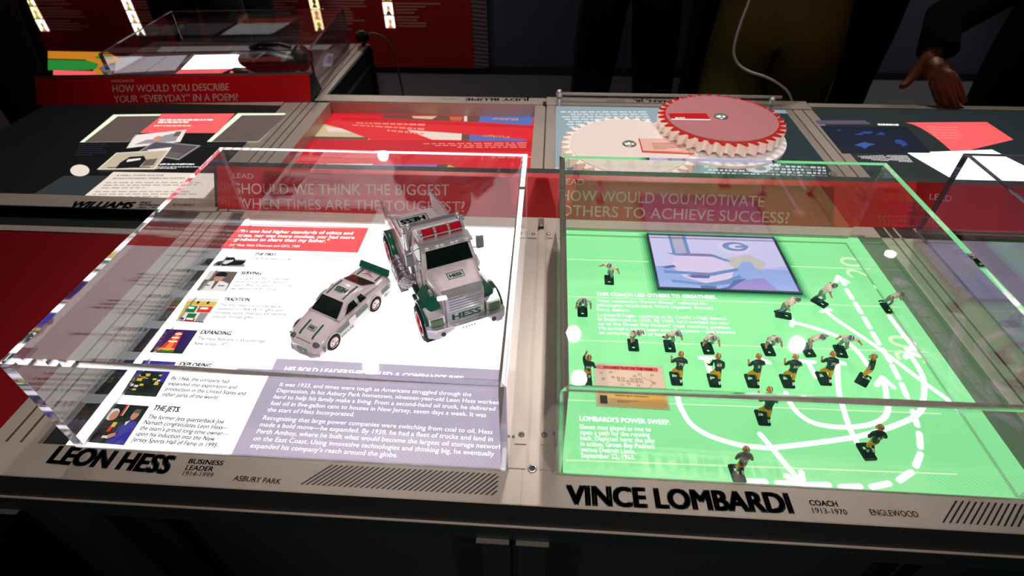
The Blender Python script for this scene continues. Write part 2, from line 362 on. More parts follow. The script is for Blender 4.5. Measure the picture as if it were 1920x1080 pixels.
m=MB(); c=W(1014.5,425,.003); m.bb((c[0]-.005,c[1]-.004,0),(c[0]+.005,c[1]+.022,.006),ALUD); m.build('clip',tbl); rivet(c[0],c[1],.006,.0022)
c=W(998,879,.002); m=MB(); m.tube([(c[0]+.0042*math.cos(t),c[1]+.0042*math.sin(t),.0028) for t in [2*PI*k/16 for k in range(17)]],.0011,6,STEEL); m.cyl((c[0],c[1],.0018),(c[0],c[1],.0024),.0036,.0036,16,BLACK); m.build('socket_screw',tbl)
for (u,v) in ((963,818),(1037,812)):
    c=W(u,v,.004); rivet(c[0],c[1],.003,.0016)
for (u,v) in ((1021,193),): c=W(u,v,0); m=MB(); m.bb((c[0]-.004,c[1]-.02,0),(c[0]+.004,c[1],.004),BLACK); m.build('clip',tbl)

# ------------------------------------------------------------------ header (ridge between front and back rows)
def header(x0,x1,y0,label,mats=(REDH,CHAR),rz=0,hs=1.):
    t=thing('header_rail',label,'header sign',((x0+x1)/2,y0-(math.tan(rz)*(x1-x0)/2 if rz else 0),0),rz)
    L=(x1-x0)/2; m=MB(); prof=[(0,0),(.045*hs,.066*hs),(.045*hs+.017,.066*hs),(.107 if hs==1 else .09,0)]
    m.add([(-L,a,b) for a,b in prof]+[(L,a,b) for a,b in prof],[(0,1,5,4),(2,3,7,6)],REDH)
    m.add([(-L,a,b) for a,b in prof]+[(L,a,b) for a,b in prof],[(1,2,6,5),(3,0,4,7)],mats[1])
    m.build('red_face',t)
    for s in (-1,1):
        e=MB(); e.loft([[(s*L,a-.0006,b) for a,b in prof],[(s*(L+.006),a-.0006,b) for a,b in prof]],CHAR); e.build('end_cap',t)
    return t
def hdr_frame(t): return ((t.location.x*0,0,0),(1,0,0),tuple(HT/np.linalg.norm(HT)),tuple(HN))
def hdr_text(t,y0,items,m):
    """items: (string, start px, end px, cap height px)"""
    hy=HT/np.linalg.norm(HT); nn=HN if HN[1]<0 else -HN; mb=MB(); cx=t.location.x; rz=t.rotation_euler[2]; c_,s_=math.cos(rz),math.sin(rz)
    Rz=np.array([[c_,-s_,0],[s_,c_,0],[0,0,1]]); nw=Rz@nn; O=np.array(t.location)
    for s,a,b,hp in items:
        P=[Rz.T@(WP(u,v,O,nw)-O) for u,v in (a,b,(a[0],a[1]-hp))]
        st=[(p[0],np.dot(p,hy)) for p in P]; h=st[2][1]-st[0][1]
        put_text(mb,s,st[0],st[1],h,m,.0006,0.004,3,frame=((0,0,0),(1,0,0),tuple(hy),tuple(nn)))
    o=mb.build('lettering',t); tag(o,'pale capital lettering'); return o
h1=header(-.617,1.32,YH,'long red header sign with two pale questions, behind the truck and field cases')
hdr_text(h1,YH,[('LEAD',(439,332),(477,333.5),10),('SHOULD WE THINK THE BIGGEST',(443,361.6),(843,364.5),21),('WHEN TIMES ARE THE TOUGHEST?',(446.5,388.6),(872,395.6),20),
 ('LEAD',(1052,343.7),(1095,345),11),('HOW WOULD YOU MOTIVATE',(1051,374),(1431,386),21),('OTHERS TO ACHIEVE SUCCESS?',(1050,402),(1477.5,416.5),21),('LEAD',(1742,374),(1786,376),12)],PINKT)
Y2=1.02
h2=header(-1.32,-.611,Y2,'shorter red header sign asking about a poem, at upper left',rz=math.radians(4.3),hs=.86)
hdr_text(h2,Y2,[('INNOVATE',(209,154.5),(252,154),5),('HOW WOULD YOU DESCRIBE',(212,173),(430,169.5),14),('YOUR \u201cEVERYDAY\u201d IN A POEM?',(214.5,192.5),(446.5,188.7),14)],PINKT)

# ------------------------------------------------------------------ name plates
def plate(x0,x1,y0,y1,label,z=0.,name='name_plate'):
    t=thing(name,label,'name plate',((x0+x1)/2,y0,z)); hx=(x1-x0)/2
    m=MB(); m.bb((-hx,0,.0002),(hx,y1-y0,.0022),ALU); m.build('plate',t,bevel=.0007); return t
def local(t,p): return (p[0]-t.location.x,p[1]-t.location.y)
def plate_text(t,items,z,m=BLACK):
    """items: string, start px, end px, cap height (m), bold"""
    mb=MB()
    for s,a,b,h,bo in items: put_text(mb,s,local(t,W(*a,z)),local(t,W(*b,z)),h,m,z-t.location.z+.0003,bo,3)
    return tag(mb.build('lettering',t),'black lettering')
def hatch(t,x0,x1,y0,y1,n,z):
    mb=MB(); s=(x1-x0)/n; sl=(y1-y0)*1.05; w=.0022
    for i in range(n):
        xb=x0+i*s; ya,yb=y0,y1; xa=xb; xe=xb+sl
        if xe>x1: yb=y0+(x1-xa)/sl*(y1-y0); xe=x1
        if xb+sl*.0>x1: continue
        mb.poly([(xa-t.location.x,ya-t.location.y,z),(xa+w-t.location.x,ya-t.location.y,z),(xe+w-t.location.x,yb-t.location.y,z),(xe-t.location.x,yb-t.location.y,z)],BLACK)
    tag(mb.build('hatch_marks',t),'row of fine diagonal strokes',kind='stuff')
np1=plate(-1.25,-.012,YF,0,'beige front-edge name plate with large dark letters below the white glowing panel')
plate_text(np1,[('LEON HESS',(86,867),(313,888),.0225,.055),('BUSINESS',(352,868.6),(417,873),.0061,.02),('LEADER',(346.5,881),(398,884),.0061,.02),('1914-1999',(341,891.4),(397.5,895),.0058,0),('ASBURY PARK',(436.5,901),(524.5,908),.0066,.005)],.0024)
a=W(562,911,.002); b=W(932,903,.002); hatch(np1,a[0],b[0],-.033,-.0075,36,.0025)
np2=plate(-.0119,1.3,YF,0,'beige front-edge name plate with large dark letters below the green football panel')
plate_text(np2,[('VINCE LOMBARDI',(1062,945.5),(1490,962),.0228,.055),('COACH',(1519,947.5),(1572,950),.0062,.03),('1913-1970',(1525,962),(1590,965.5),.0062,.004),('ENGLEWOOD',(1634,966),(1724,970),.0068,.006)],.0024)
a=W(1763,975,.002); hatch(np2,a[0],a[0]+.24,-.035,-.0095,36,.0025)
np3=plate(-1.32,-.617,FY2-.008,FY2+.034,'beige name plate at left, below the black poetry panel behind the truck case')
plate_text(np3,[('WILLIAMS',(128,388.5),(246,390),.0215,.05),('POET',(262,381.5),(282,382),.007,.02),('PHYSICIAN',(259,386),(300,386.5),.007,.02),('1883-1963',(255,390.6),(297,391),.007,0),('RUTHERFORD',(318,386),(357,387),.009,0)],.0024)
np4=plate(-.605,-.003,YOI,YO,'thin beige name plate with upside-down letters beyond the red book panel')
plate_text(np4,[('JUDY BLUME',(994,184.6),(873,184.2),.0165,.03),('AUTHOR',(855,185),(829,185),.006,0)],.0024)
np5=plate(-.002,.655,YOI,YO+.008,'beige name plate with upside-down letters half under the red gear')
plate_text(np5,[('WILLIAM J. BRENNAN, JR.',(1400,191),(1186,186.5),.0165,.03),('JUSTICE',(1172,188.5),(1137,187.6),.006,.01)],.0024)

# ------------------------------------------------------------------ backlit panel: truck display
HX0,HX1=-.549,-.034
pn=thing('backlit_panel','white glowing display panel with photos and captions under the toy truck','display panel',(0,0,0))
MB().bb((HX0,0,-.02),(-.0312,.476,0),GWHITE).build('light_sheet',pn)
MB().flat(quad((445,423),(691,429),(671,474),(408,466)),.0003,SALM).build('quote_box',pn)
a=W(519.4,672.4); b=W(435,850.5); MB().flat([a,(HX1-.001,W(939,693.7)[1]),(HX1-.001,.0005),(b[0],.0005)],.0003,MAUVE).build('text_box',pn)
GW2=glow('white_print',(255,255,255),1.25)
m=MB()
for s,a,b,h in (('\u201cNo one had higher standards of ethics and',(442,436),(661,440.5),.0098),('values, nor was more modest, nor had more',(439.5,444),(664,448.5),.0098),('goodness to share than my father.\u201d',(434,451.5),(616,455),.0098),('John Hess, Hess Chairman and CEO, 1989',(425,461),(561,464.5),.0068)):
    put_text(m,s,W(*a),W(*b),h,GW2,.0006,.022 if h>.007 else .008)
put_text(m,"HIS BOLD LEADERSHIP FUELED A COMPANY\u2019S RISE.",W(532,696),W(871,715),.0084,GW2,.0006,.028)
para(m,["It was 1933, and times were tough as Americans struggled through the","Depression. In his Asbury Park hometown, nineteen-year-old Leon Hess worked","hard to help his family make a living. From a second-hand oil truck, he delivered","fuel oil in five-gallon cans to houses in New Jersey, seven days a week. It was","the start of Hess Incorporated."],(526,718.5),(503,765.5),(1,(936,753)),.0066,GW2,.0006,.008)
para(m,["Recognizing that large power companies were switching from coal to oil, Hess","made a bold move\u2014he expanded. By 1938, he had a fleet of trucks and land in","Perth Amboy, where he built what would become the largest oil storage network","on the East Coast. Using innovative technologies and thinking big, he eventually","expanded his company\u2019s reach around the globe."],(494.7,780.5),(471.4,832),(0,(924,808)),.0066,GW2,.0006,.008)
tag(m.build('lettering',pn),'white lettering')
m=MB()
for s,a,b in (('THE FIRST.',(476,479),(519,480.3)),('SERVING.',(451,514.5),(491,515.7)),('TRADITION.',(418,564),(469,565.5)),('EXPANDING.',(374.5,626.5),(434,629)),('EXPLORING.',(334,687),(396,690.5)),('THE JETS.',(289.5,763),(340,767))):
    put_text(m,s,W(*a),W(*b),.0078,GREYT,.0006,.045)
tag(m.build('lettering',pn),'dark grey caption headings')
m=MB(); F=FAINT
para(m,['The first Hess truck.'],(471,486.5),(471,486.5),(0,(546,488)),.0068,F,.0006,.022)
para(m,['During World War II, Leon Hess','served as a petroleum transport','supply officer for General Patton. He','was awarded the Bronze Star.'],(445,524),(432,543),(2,(546,538)),.0068,F,.0006,.022)
para(m,['The first Hess toy trucks were','released in 1964. With lights and','movable parts, they quickly became','popular holiday gifts.'],(410,574),(396,595.5),(2,(536,592)),.0068,F,.0006,.022)
para(m,['The Hess Refinery in Woodbridge,','New Jersey, 1971.'],(368,637),(362,646.5),(0,(498,643)),.0068,F,.0006,.022)
F=FAINT2
F=FAINT2
para(m,['By 1966, the company had','expanded into exploration and','production in the United States and','other parts of the world.'],(323.5,706.5),(307,736.5),(1,(445,724)),.0062,F,.0006,.024)
para(m,['The former Jets quarterback Joe','Namath congratulates Leon Hess\u2014','the team\u2019s proud long-time owner\u2014','upon his induction into the New','Jersey Sports Hall of Fame in 1995.'],(279.6,778),(250.6,820),(0,(422,788)),.0062,F,.0006,.024)
tag(m.build('lettering',pn),'pale grey caption text')
def C(n,r,g,b,e=1.): return glow('pic_'+n,(r,g,b),e)
cK=C('black',18,20,24); cN=C('night',46,30,88); cR=C('red',215,60,40); cO=C('orange',255,140,70); cY=C('yellow',225,190,70); cB=C('blue',52,48,150)
cG=C('green',30,120,60); cGy=C('grey',150,145,150); cLt=C('light',232,225,222); cSk=C('skin',205,140,110); cDk=C('bottle',22,40,32); cBr=C('sepia',105,92,84)
def picture(parent,px,shapes,label,z=.0006,zz=0.):
    m=MB(); q=quad(*px,z=zz); img(m,q,shapes,z); return tag(m.build('photo_print',parent),label)
picture(pn,((402,480),(466,481.5),(458,501.5),(394,500)),[(GWHITE,SQ),(cGy,rc(.0,.72,1,.98)),(cK,[(.02,.75),(.1,.5),(.3,.4),(.36,.12),(.6,.1),(.66,.3),(.98,.3),(.97,.62),(.9,.8),(.2,.95)]),(cLt,[(.38,.42),(.62,.34),(.6,.5),(.44,.78),(.3,.72)]),(cGy,rc(.66,.3,.97,.42)),(cK,el(.25,.82,.09,.16)),(cK,el(.8,.68,.08,.15))],'small picture of a dark vintage truck')
picture(pn,((389,508),(446.5,510),(423,547),(363,545)),[(cBr,SQ),(cLt,rc(.0,.0,.3,.45)),(cLt,[(.1,1),(.2,.62),(.4,.5),(.7,.5),(.95,.62),(.98,1)]),(cSk,el(.53,.36,.15,.2)),(cK,[(.36,.28),(.38,.1),(.55,.03),(.72,.12),(.72,.28)]),(cGy,[(.36,.3),(.74,.3),(.7,.34),(.4,.34)]),(cBr,[(.48,.52),(.6,.52),(.56,.9),(.5,.9)]),(cK,rc(.2,.72,.4,.76)),(cK,rc(.66,.72,.86,.76))],'sepia portrait of a man in a peaked cap')
picture(pn,((349,559.4),(412.5,560.6),(382,606),(325,602)),[(cLt,SQ),(cY,rc(0,.14,1,.32)),(cY,rc(0,.3,.1,.92)),(cG,rc(.1,.34,.5,.62)),(cR,rc(.55,.34,.97,.6)),(cG,rc(.34,.66,.62,.84)),(cR,rc(.36,.86,.66,.97)),(cGy,rc(.7,.62,.95,.97)),(cK,rc(.12,.86,.3,.94)),(GWHITE,rc(.18,.4,.42,.47)),(GWHITE,rc(.62,.4,.85,.47)),(GWHITE,rc(.4,.88,.6,.92)),(cK,rc(0,.97,1,1)),(cK,el(.2,.2,.04,.06)),(cK,el(.45,.2,.04,.06)),(cK,el(.75,.2,.04,.06))],'colourful picture of toy truck boxes')
m_=[(cN,SQ),(cDk,rc(0,.86,1,1)),(cR,[(.25,.95),(.45,.1),(.62,.1),(.72,.95)]),(cO,[(.4,.9),(.5,.12),(.56,.12),(.6,.9)]),(cY,rc(.3,.8,.7,.86)),(GWHITE,rc(.44,.18,.62,.22)),(GWHITE,rc(.42,.34,.62,.38)),(GWHITE,rc(.4,.5,.64,.54)),(cLt,rc(.1,.84,.3,.88)),(cG,rc(.35,.9,.7,.97))]
picture(pn,((307,617),(371.5,620),(342,664),(275,661)),m_,'night picture of a lit red refinery tower')
rnd=random.Random(5); sh=[(cB,SQ),(cDk,rc(0,.55,1,1)),(cDk,[(.1,.6),(.3,.25),(.8,.3),(.9,.7)])]
for k in range(34):
    x,y=rnd.uniform(.12,.88),rnd.uniform(.3,.85); s_=rnd.uniform(.02,.07); sh.append((rnd.choice([cY,cY,cLt,cBr,cK]),rc(x-s_,y-s_*.6,x+s_,y+s_*.6)))
sh.append((cLt,rc(.3,.02,.32,.3)))
picture(pn,((264,675.5),(330.7,679.4),(297,739),(226,734.6)),sh,'dusk picture of a lit offshore rig')
picture(pn,((213.5,750.7),(284.8,756),(237.6,828),(162.4,821.4)),[(cDk,SQ),(cR,[(.42,.0),(.5,.0),(.48,.3),(.42,.3)]),(cLt,[(.47,.02),(.5,.02),(.5,.3),(.48,.3)]),(cK,[(.02,.95),(.05,.5),(.2,.38),(.4,.42),(.5,.7),(.5,1),(.05,1)]),(cLt,el(.24,.28,.14,.16)),(cSk,el(.29,.31,.1,.13)),(cB,[(.55,1),(.6,.6),(.72,.42),(.9,.4),(1,.5),(1,1)]),(cSk,el(.8,.26,.09,.13)),(cBr,[(.7,.2),(.74,.1),(.88,.11),(.9,.22)]),(cLt,[(.68,.45),(.78,.4),(.72,.55)]),(cSk,[(.45,.8),(.62,.72),(.66,.8),(.5,.9)]),(cY,rc(.4,.48,.5,.6)),(cR,rc(.38,.6,.46,.72)),(cLt,rc(.36,.82,.5,.88))],'picture of two men in suits shaking hands')

# ------------------------------------------------------------------ backlit panel: football field
LX0,LX1=.034,.548
pf=thing('backlit_panel','green glowing football field panel with white play diagram','display panel',(0,0,0))
MB().bb((LX0,0,-.02),(LX1,.476,0),GREEN).build('light_sheet',pf)
m=MB()
for a,b in (((1061,486),(1639,505)),((1064,556),(1689,576)),((1062,637.5),(1748,661)),((1060,745),(1760,770)),((1061,856),(1790,881.5))):
    A=np.array(W(*a)); B=np.array(W(*b)); A[0]=max(A[0],LX0+.001); B[0]=min(B[0],LX1-.004); m=MB(); stroke(m,[A,B],.0017,.0004,GPALE,False); m.build('yard_line',pf)
m=MB(); Z=.0007
def nums(s,p0,p1,h):
    put_text(m,s,W(*p0),W(*p1),h,GPALE,.0005,.0,4)
m=MB(); nums('20',(1634,523),(1611,484),.036); tag(m.build('yard_number',pf),'pale yard number 20')
m=MB(); nums('30',(1741,683),(1718,634),.041); tag(m.build('yard_number',pf),'pale yard number 30')
m=MB(); LW=.0068
def st(px,w=LW): stroke(m,smooth_path(px),w,Z,GLINE)
def seg(a,b,w=LW): stroke(m,[np.array(W(*a)),np.array(W(*b))],w,Z+.0001,GLINE)
zoff=[0]
def route(paths, segs):
    """one hand-drawn route of the play diagram: a part of its own"""
    global m,Z
    m=MB(); zoff[0]+=1; Z=.0005+.00004*zoff[0]
    for p in paths: st(p)
    for q in segs: seg(*q)
    m.build('play_route',pf)
route([[(1549,584),(1568.5,600),(1648,654),(1726,713),(1769,744.4),(1800,768)]],[((1540,584.5),(1556,581))])
route([[(1486,605.5),(1500,608),(1537,618.5),(1574,633),(1596,648),(1615,668.5),(1625,684)]],[((1485.5,600.5),(1484,611))])
route([[(1667,593),(1693,628),(1716,655)]],[((1716,655),(1699,655)),((1716,655),(1719,645))])
route([[(1268,733),(1272,751),(1278,765),(1294.5,790),(1328,811),(1383,828),(1420,832),(1452,832.7),(1572,818),(1621,808.6),(1669,794),(1710,776),(1728,755),(1732,739),(1731.5,713),(1720,687),(1703,663)]],[((1703,662),(1697,671)),((1703,662),(1722,668))])
route([[(1473,737),(1481,754),(1495.5,771),(1524,788),(1572.6,795.4),(1620.7,791.8),(1649.6,781),(1660,766.5),(1661.5,740),(1655,710)]],[((1654.6,708),(1643,723)),((1654.6,708),(1675,727))])
route([[(1570,681),(1570.4,711),(1574,744.4),(1581.5,772),(1591,800),(1606,829)]],[((1559,676),(1582,682.4))])
route([[(1515,680),(1529,707)]],[((1503,678),(1526,679.6))])
route([[(1323,672),(1332,700)]],[((1312.5,672),(1335,672))])
route([[(1431,676),(1421,695)]],[((1420,671),(1441.7,681))])
route([[(1423,808.6),(1503,903)]],[((1504,905),(1499,878.5)),((1504,905),(1471,885.6))])
route([],[((1571,519),(1566.5,529.5),.0062),((1571,519),(1590,530),.0062),((1573,520),(1583,534),.0075)])
DL=[(1592,552),(1608,578),(1625,606),(1641.5,635),(1661,667),(1678,698),(1695,733),(1711.5,779),(1720,819.5),(1716.6,855.6),(1692.6,885.7),(1646,902.5),(1590.8,906.7),(1534,907.8),(1476,907),(1417,905.6)]
DW=[np.array(W(*p)) for p in DL]
for i,p in enumerate(DW):
    d=DW[min(i+1,len(DW)-1)]-DW[max(i-1,0)]; d/=np.linalg.norm(d); hl=.0105
    q=p.copy(); q[1]=max(q[1],.006); m=MB(); stroke(m,[q-d*hl,q+d*hl],.0072,.00105,GLINE); m.build('dash',pf)
m=MB()
put_text(m,'THIS COACH LED OTHERS TO GREATNESS.',W(1118,554.5),W(1344,561),.0082,GLINE,.0006,.03)
para(m,['Vince Lombardi\u2019s \u201cPower Sweep\u201d reflected his','philosophy: Work hard. Work together. Execute.','Excel. Believe.'],(1119,566),(1119.6,582.5),(0,(1325.6,571.5)),.0064,GLINE,.0006,.012)
para(m,['Lombardi began coaching at St. Cecilia\u2019s High School','in Englewood in 1939. By 1959, he\u2019d worked his way','up to the Green Bay Packers\u2019 head coaching position.','He turned a losing team into champions\u2014and became','an enduring model of leadership.'],(1121,592.5),(1124,626),(0,(1362,600)),.0064,GLINE,.0006,.012)
put_text(m,'LOMBARDI\u2019S POWER SWEEP.',W(1086.7,783.5),W(1256.7,791),.0072,GLINE,.0006,.03)
para(m,['Eleven men played as one to','open a path for the running','back. Depicted here: the play','in action, Green Bay Packers','versus Detroit Lions,','September 22, 1963.'],(1087,798),(1089.5,851),(0,(1220,803)),.0066,GLINE,.0006,.012)
tag(m.build('lettering',pf),'white lettering')
# small video screen sunk in the field
vs=thing('video_screen','small flat video screen showing a pale helmet, set into the green field','screen',(.2895,.394,0))
X0,X1,YA,YB_=-.1055,.1055,-.072,.072
m=MB(); fr=mat('screen_bezel',(52,66,84),rough=.35)
for a,b in (((X0,YA-.003),(X1,YA)),((X0,YB_),(X1,YB_+.003)),((X0-.003,YA-.003),(X0,YB_+.003)),((X1,YA-.003),(X1+.003,YB_+.003))): m.bb((*a,0),(*b,.004),fr)
m.build('bezel',vs)
SB=glow('screen_lilac',(178,182,232),1.); MB().bb((X0,YA,0),(X1,YB_,.0015),SB).build('display',vs)
sc_={n:glow('scr_'+n,c,1.) for n,c in dict(a=(198,196,232),b=(110,140,190),c=(176,172,196),d=(150,140,200),e=(148,170,222),f=(214,200,230),g=(150,110,150),h=(192,188,186),k=(86,110,160)).items()}
q=[(X0,YB_),(X1,YB_),(X1,YA),(X0,YA)]; s=sc_
m=MB(); img(m,q,[(s['e'],rc(.0,.62,1,1)),(s['a'],[(0,0),(1,0),(1,.55),(.8,.62),(0,.62)]),(s['f'],[(.18,.42),(.5,.42),(.6,.6),(.55,.8),(.35,.9),(.2,.8),(.12,.6)]),(s['c'],[(.18,.0),(.27,.0),(.27,.4),(.18,.4)]),(s['b'],[(.16,.0),(.18,.0),(.185,.38),(.16,.38)]),(s['b'],[(.27,.0),(.3,.0),(.3,.38),(.27,.38)]),
 (s['h'],[(.55,.45),(.75,.35),(.86,.5),(.8,.64),(.6,.62)]),(s['b'],[(.11,.37),(.3,.38),(.48,.38),(.6,.5),(.55,.5),(.46,.42),(.18,.42)]),(s['g'],[(.24,.37),(.46,.37),(.5,.41),(.26,.39)]),
 (s['f'],el(.66,.22,.13,.13,20)),(s['b'],el(.67,.21,.1,.09,20)),(s['f'],el(.68,.21,.06,.05,16)),(s['b'],[(.67,.2),(.78,.18),(.77,.23),(.67,.23)]),
 (s['b'],[(.06,.7),(.4,.72),(.62,.62),(.63,.66),(.42,.77),(.06,.75)]),(s['b'],[(.1,.86),(.35,.9),(.5,.84),(.66,.7),(.68,.74),(.52,.9),(.36,.95),(.1,.9)]),(s['e'],[(.62,.62),(.68,.5),(.74,.5),(.76,.62),(.86,.7),(.72,.8),(.62,.78)]),
 (s['k'],[(.05,.64),(.14,.6),(.16,.64),(.08,.67)]),(s['k'],[(.22,.78),(.4,.77),(.38,.82),(.26,.82)]),(s['g'],[(.24,.76),(.4,.75),(.38,.77),(.26,.78)]),(s['d'],[(.46,1),(.58,.85),(.78,.78),(.86,1)]),(s['k'],[(.3,.95),(.42,.95),(.4,1),(.3,1)]),(s['k'],[(.42,1),(.5,.95),(.56,.84),(.66,.8),(.52,.97),(.5,1)])],.0016)
tag(m.build('screen_image',vs),'blurred close-up of a football helmet and face')
# surround of the screen: nested green bands, darker towards the bezel
m=MB(); DG=[glow('field_grade_%d'%i,c,1.) for i,c in enumerate([(128,222,146),(100,198,122),(66,160,94),(36,122,70)])]
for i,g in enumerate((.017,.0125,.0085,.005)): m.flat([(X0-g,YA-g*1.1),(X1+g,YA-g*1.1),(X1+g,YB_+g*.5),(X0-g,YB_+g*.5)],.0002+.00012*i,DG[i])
tag(m.build('green_surround',vs),'green surround, darker towards the screen')

# ------------------------------------------------------------------ trading card in a holder
cc=W(1181.5,720,.003); cd=thing('trading_card','old trading card with a football play diagram in a clear sleeve on the green field','card',(cc[0],cc[1],0),-.008)
cw,ch=.0445,.0325; m=MB(); cream=mat('card_cream',(250,216,186),rough=.35,coat=.4,noise=.05); m.bb((-cw,-ch,.0012),(cw,ch,.0024),cream); m.build('card_stock',cd)
m=MB(); cr=mat('card_red',(246,62,52),rough=.35); cy=mat('card_yellow',(250,196,66),rough=.35)
m.flat([(-cw+.003,ch-.009),(cw-.006,ch-.009),(cw-.006,ch-.0025),(-cw+.003,ch-.0025)],.0026,cr)
m.flat([(-cw+.002,-ch+.002),(cw-.002,-ch+.002),(cw-.002,-ch+.0215),(-cw+.002,-ch+.0215)],.0026,cy)
m.flat([(-cw+.005,-ch+.004),(-cw+.014,-ch+.004),(-cw+.014,-ch+.0165),(-cw+.005,-ch+.0165)],.0028,cDk)
tag(m.build('printed_band',cd),kind='stuff')
m=MB(); put_text(m,'PACKERS\u2019 PLAY OF THE YEAR',(-.032,ch-.0078),(.032,ch-.0078),.0038,INK,.0028,.02); put_text(m,'GREEN BAY PACKERS',(-.021,-ch+.0165),(.021,-ch+.0165),.0026,INK,.0028,.01)
greek(m,[(-.018,-ch+.011),(.012,-ch+.011),(.012,-ch+.006),(-.018,-ch+.006)],2,mat('card_print',(150,110,50)),.0028,.4)
tag(m.build('lettering',cd))
m=MB()
for (u,v) in ((465,600),(578,588),(603,644),(667,648),(722,650),(672,676),(726,682),(781,684),(833,682),(888,684),(940,684),(830,655),(883,655),(930,655),(866,620),(928,598),(1078,598),(708,725),(787,712),(898,725),(1090,688),(485,668)):
    x=(u-800)/415*cw; y=ch-(v-490)/460*2*ch*1.02; r=.0021
    for k in range(12): 
        a0,a1=2*PI*k/12,2*PI*(k+1)/12; m.poly([(x+r*math.cos(a0),y+.8*r*math.sin(a0),.0027),(x+r*math.cos(a1),y+.8*r*math.sin(a1),.0027),(x+.75*r*math.cos(a1),y+.6*r*math.sin(a1),.0027),(x+.75*r*math.cos(a0),y+.6*r*math.sin(a0),.0027)],INK)
stroke(m,[(.015,.014),(.03,.004),(.026,.0)],.0003,.0027,INK,False); stroke(m,[(.026,.012),(.03,.002),(.02,-.008)],.0003,.0027,INK,False); stroke(m,[(-.02,-.008),(.01,-.0092),(.018,-.003)],.0003,.0027,INK,False)
tag(m.build('play_marks',cd),kind='stuff')
m=MB(); m.bb((-cw-.0015,-ch-.0015,0),(cw+.0015,ch+.0015,.0010),ACR); m.bb((-cw-.0015,-ch-.0015,.0029),(cw+.0015,ch+.0015,.0033),ACR); m.build('clear_sleeve',cd)

# ------------------------------------------------------------------ acrylic display cases
def acrylic_case(x0,x1,y0,y1,h,label,t=.0082,zb=.0032,rz=0):
    """five clear sheets; the side sheets are solid acrylic, so their polished top ends pipe up the light of the panel they stand on"""
    c=thing('acrylic_case',label,'display case',((x0+x1)/2,(y0+y1)/2,zb),rz); X=(x1-x0)/2; Y=(y1-y0)/2; H=h-zb; g=.00015
    m=MB(); m.bb((-X+t+g,-Y+t+g,H-t),(X-t-g,Y-t-g,H),ACR); m.build('top_pane',c)
    def wall(n,q):
        m=MB(); m.prism(q,0,H,SOL); k=m.mi(SOB); m.m[0]=k; m.build(n,c)
    wall('front_pane',[(-X+g,-Y),(X-g,-Y),(X-t-g,-Y+t),(-X+t+g,-Y+t)])
    wall('back_pane',[(X-g,Y),(-X+g,Y),(-X+t+g,Y-t),(X-t-g,Y-t)])
    wall('side_pane',[(-X,Y-g),(-X,-Y+g),(-X+t,-Y+t+g),(-X+t,Y-t-g)])
    wall('side_pane',[(X,-Y+g),(X,Y-g),(X-t,Y-t-g),(X-t,-Y+t+g)])
    return c
acrylic_case(-.5305,-.0275,-.0038,.463,.1497,'clear acrylic case over the toy truck and race car',zb=.0026)
acrylic_case(.0228,.5205,-.0055,.4605,.1497,'clear acrylic case over the miniature football players',zb=.0026)
acrylic_case(.6535,1.16,-.0055,.4985,.1497,'clear acrylic case at the right end beyond the football panel',zb=.0026)
acrylic_case(-1.185,-.640,1.085,1.500,.1,'shallow clear acrylic case over the dark bag-like object at upper left',zb=.002,rz=.09)

# ------------------------------------------------------------------ vehicles
WHT=mat('toy_white',(214,198,200),rough=.22,coat=.5); GRN=mat('toy_green',(10,88,68),rough=.28,coat=.4); GRD=mat('toy_dark_green',(14,52,42),rough=.5)
TIRE=mat('toy_tyre',(22,32,34),rough=.7,spec=.15,bump=.3,nscale=900); RIMR=mat('toy_red_rim',(205,30,34),rough=.25); GLS=mat('toy_dark_window',(8,22,18),rough=.12,coat=.5)
REDL=mat('toy_red_lens',(168,14,30),rough=.1,coat=.8); LENS=mat('toy_green_lens',(92,120,80),rough=.08,coat=.8); CHASS=mat('toy_chassis',(14,36,32),rough=.5); ORNG=mat('toy_amber',(170,120,20),rough=.3)
MESHC=mat('chrome_mesh',(150,150,155),rough=.35,metal=1,bump=1.0,nscale=1500)
def wheel(parent,x,y,z,r,w,side,red=True):
    """side = outward direction (+1/-1) along y"""
    m=MB(); n=30; prof=[(.62,-w/2),(.93,-w/2),(1.0,-w*.36),(1.0,w*.36),(.93,w/2),(.66,w/2),(.62,w*.38)]
    R=[[(x+r*a*math.cos(2*PI*k/n),y+side*b,z+r*a*math.sin(2*PI*k/n)) for k in range(n)] for a,b in prof]
    m.loft(R,TIRE,True,True,False)
    if red:
        for k in range(22):
            a=2*PI*k/22; c=(x+r*1.0*math.cos(a),y,z+r*1.0*math.sin(a)); m.box(c,(r*.1,w*.74,r*.14),TIRE,ry=-a)
    o=m.build('wheel',parent); tag(o,'black tyre' if red else None)
    m=MB(); rr=.66*r
    R=[[(x+rr*a*math.cos(2*PI*k/n),y+side*b,z+rr*a*math.sin(2*PI*k/n)) for k in range(n)] for a,b in ((1,w*.34),(1.02,w*.5),(.9,w*.5),(.86,w*.3),(.35,w*.2),(.3,w*.42),(.0001,w*.44))]
    if red:
        m.loft(R[:3],STEEL,True,True,False); m.loft(R[2:5],RIMR,True,True,False); m.loft(R[4:],CHROME,True,True,False)
        for k in range(5):
            a=2*PI*k/5; m.box((x+rr*.6*math.cos(a),y+side*w*.24,z+rr*.6*math.sin(a)),(rr*.5,w*.12,rr*.16),RIMR,ry=-a)
    else:
        m.loft(R[:2],RIMR,True,True,False); m.loft(R[1:3],RIMR,True,True,False); m.loft(R[2:],CHROME,True,True,False)
        for k in range(5):
            a=2*PI*k/5+.4; m.cyl((x+rr*.58*math.cos(a),y+side*w*.22,z+rr*.58*math.sin(a)),(x+rr*.58*math.cos(a),y+side*w*.26,z+rr*.58*math.sin(a)),rr*.13,rr*.13,8,BLACK)
    m.build('rim',o)
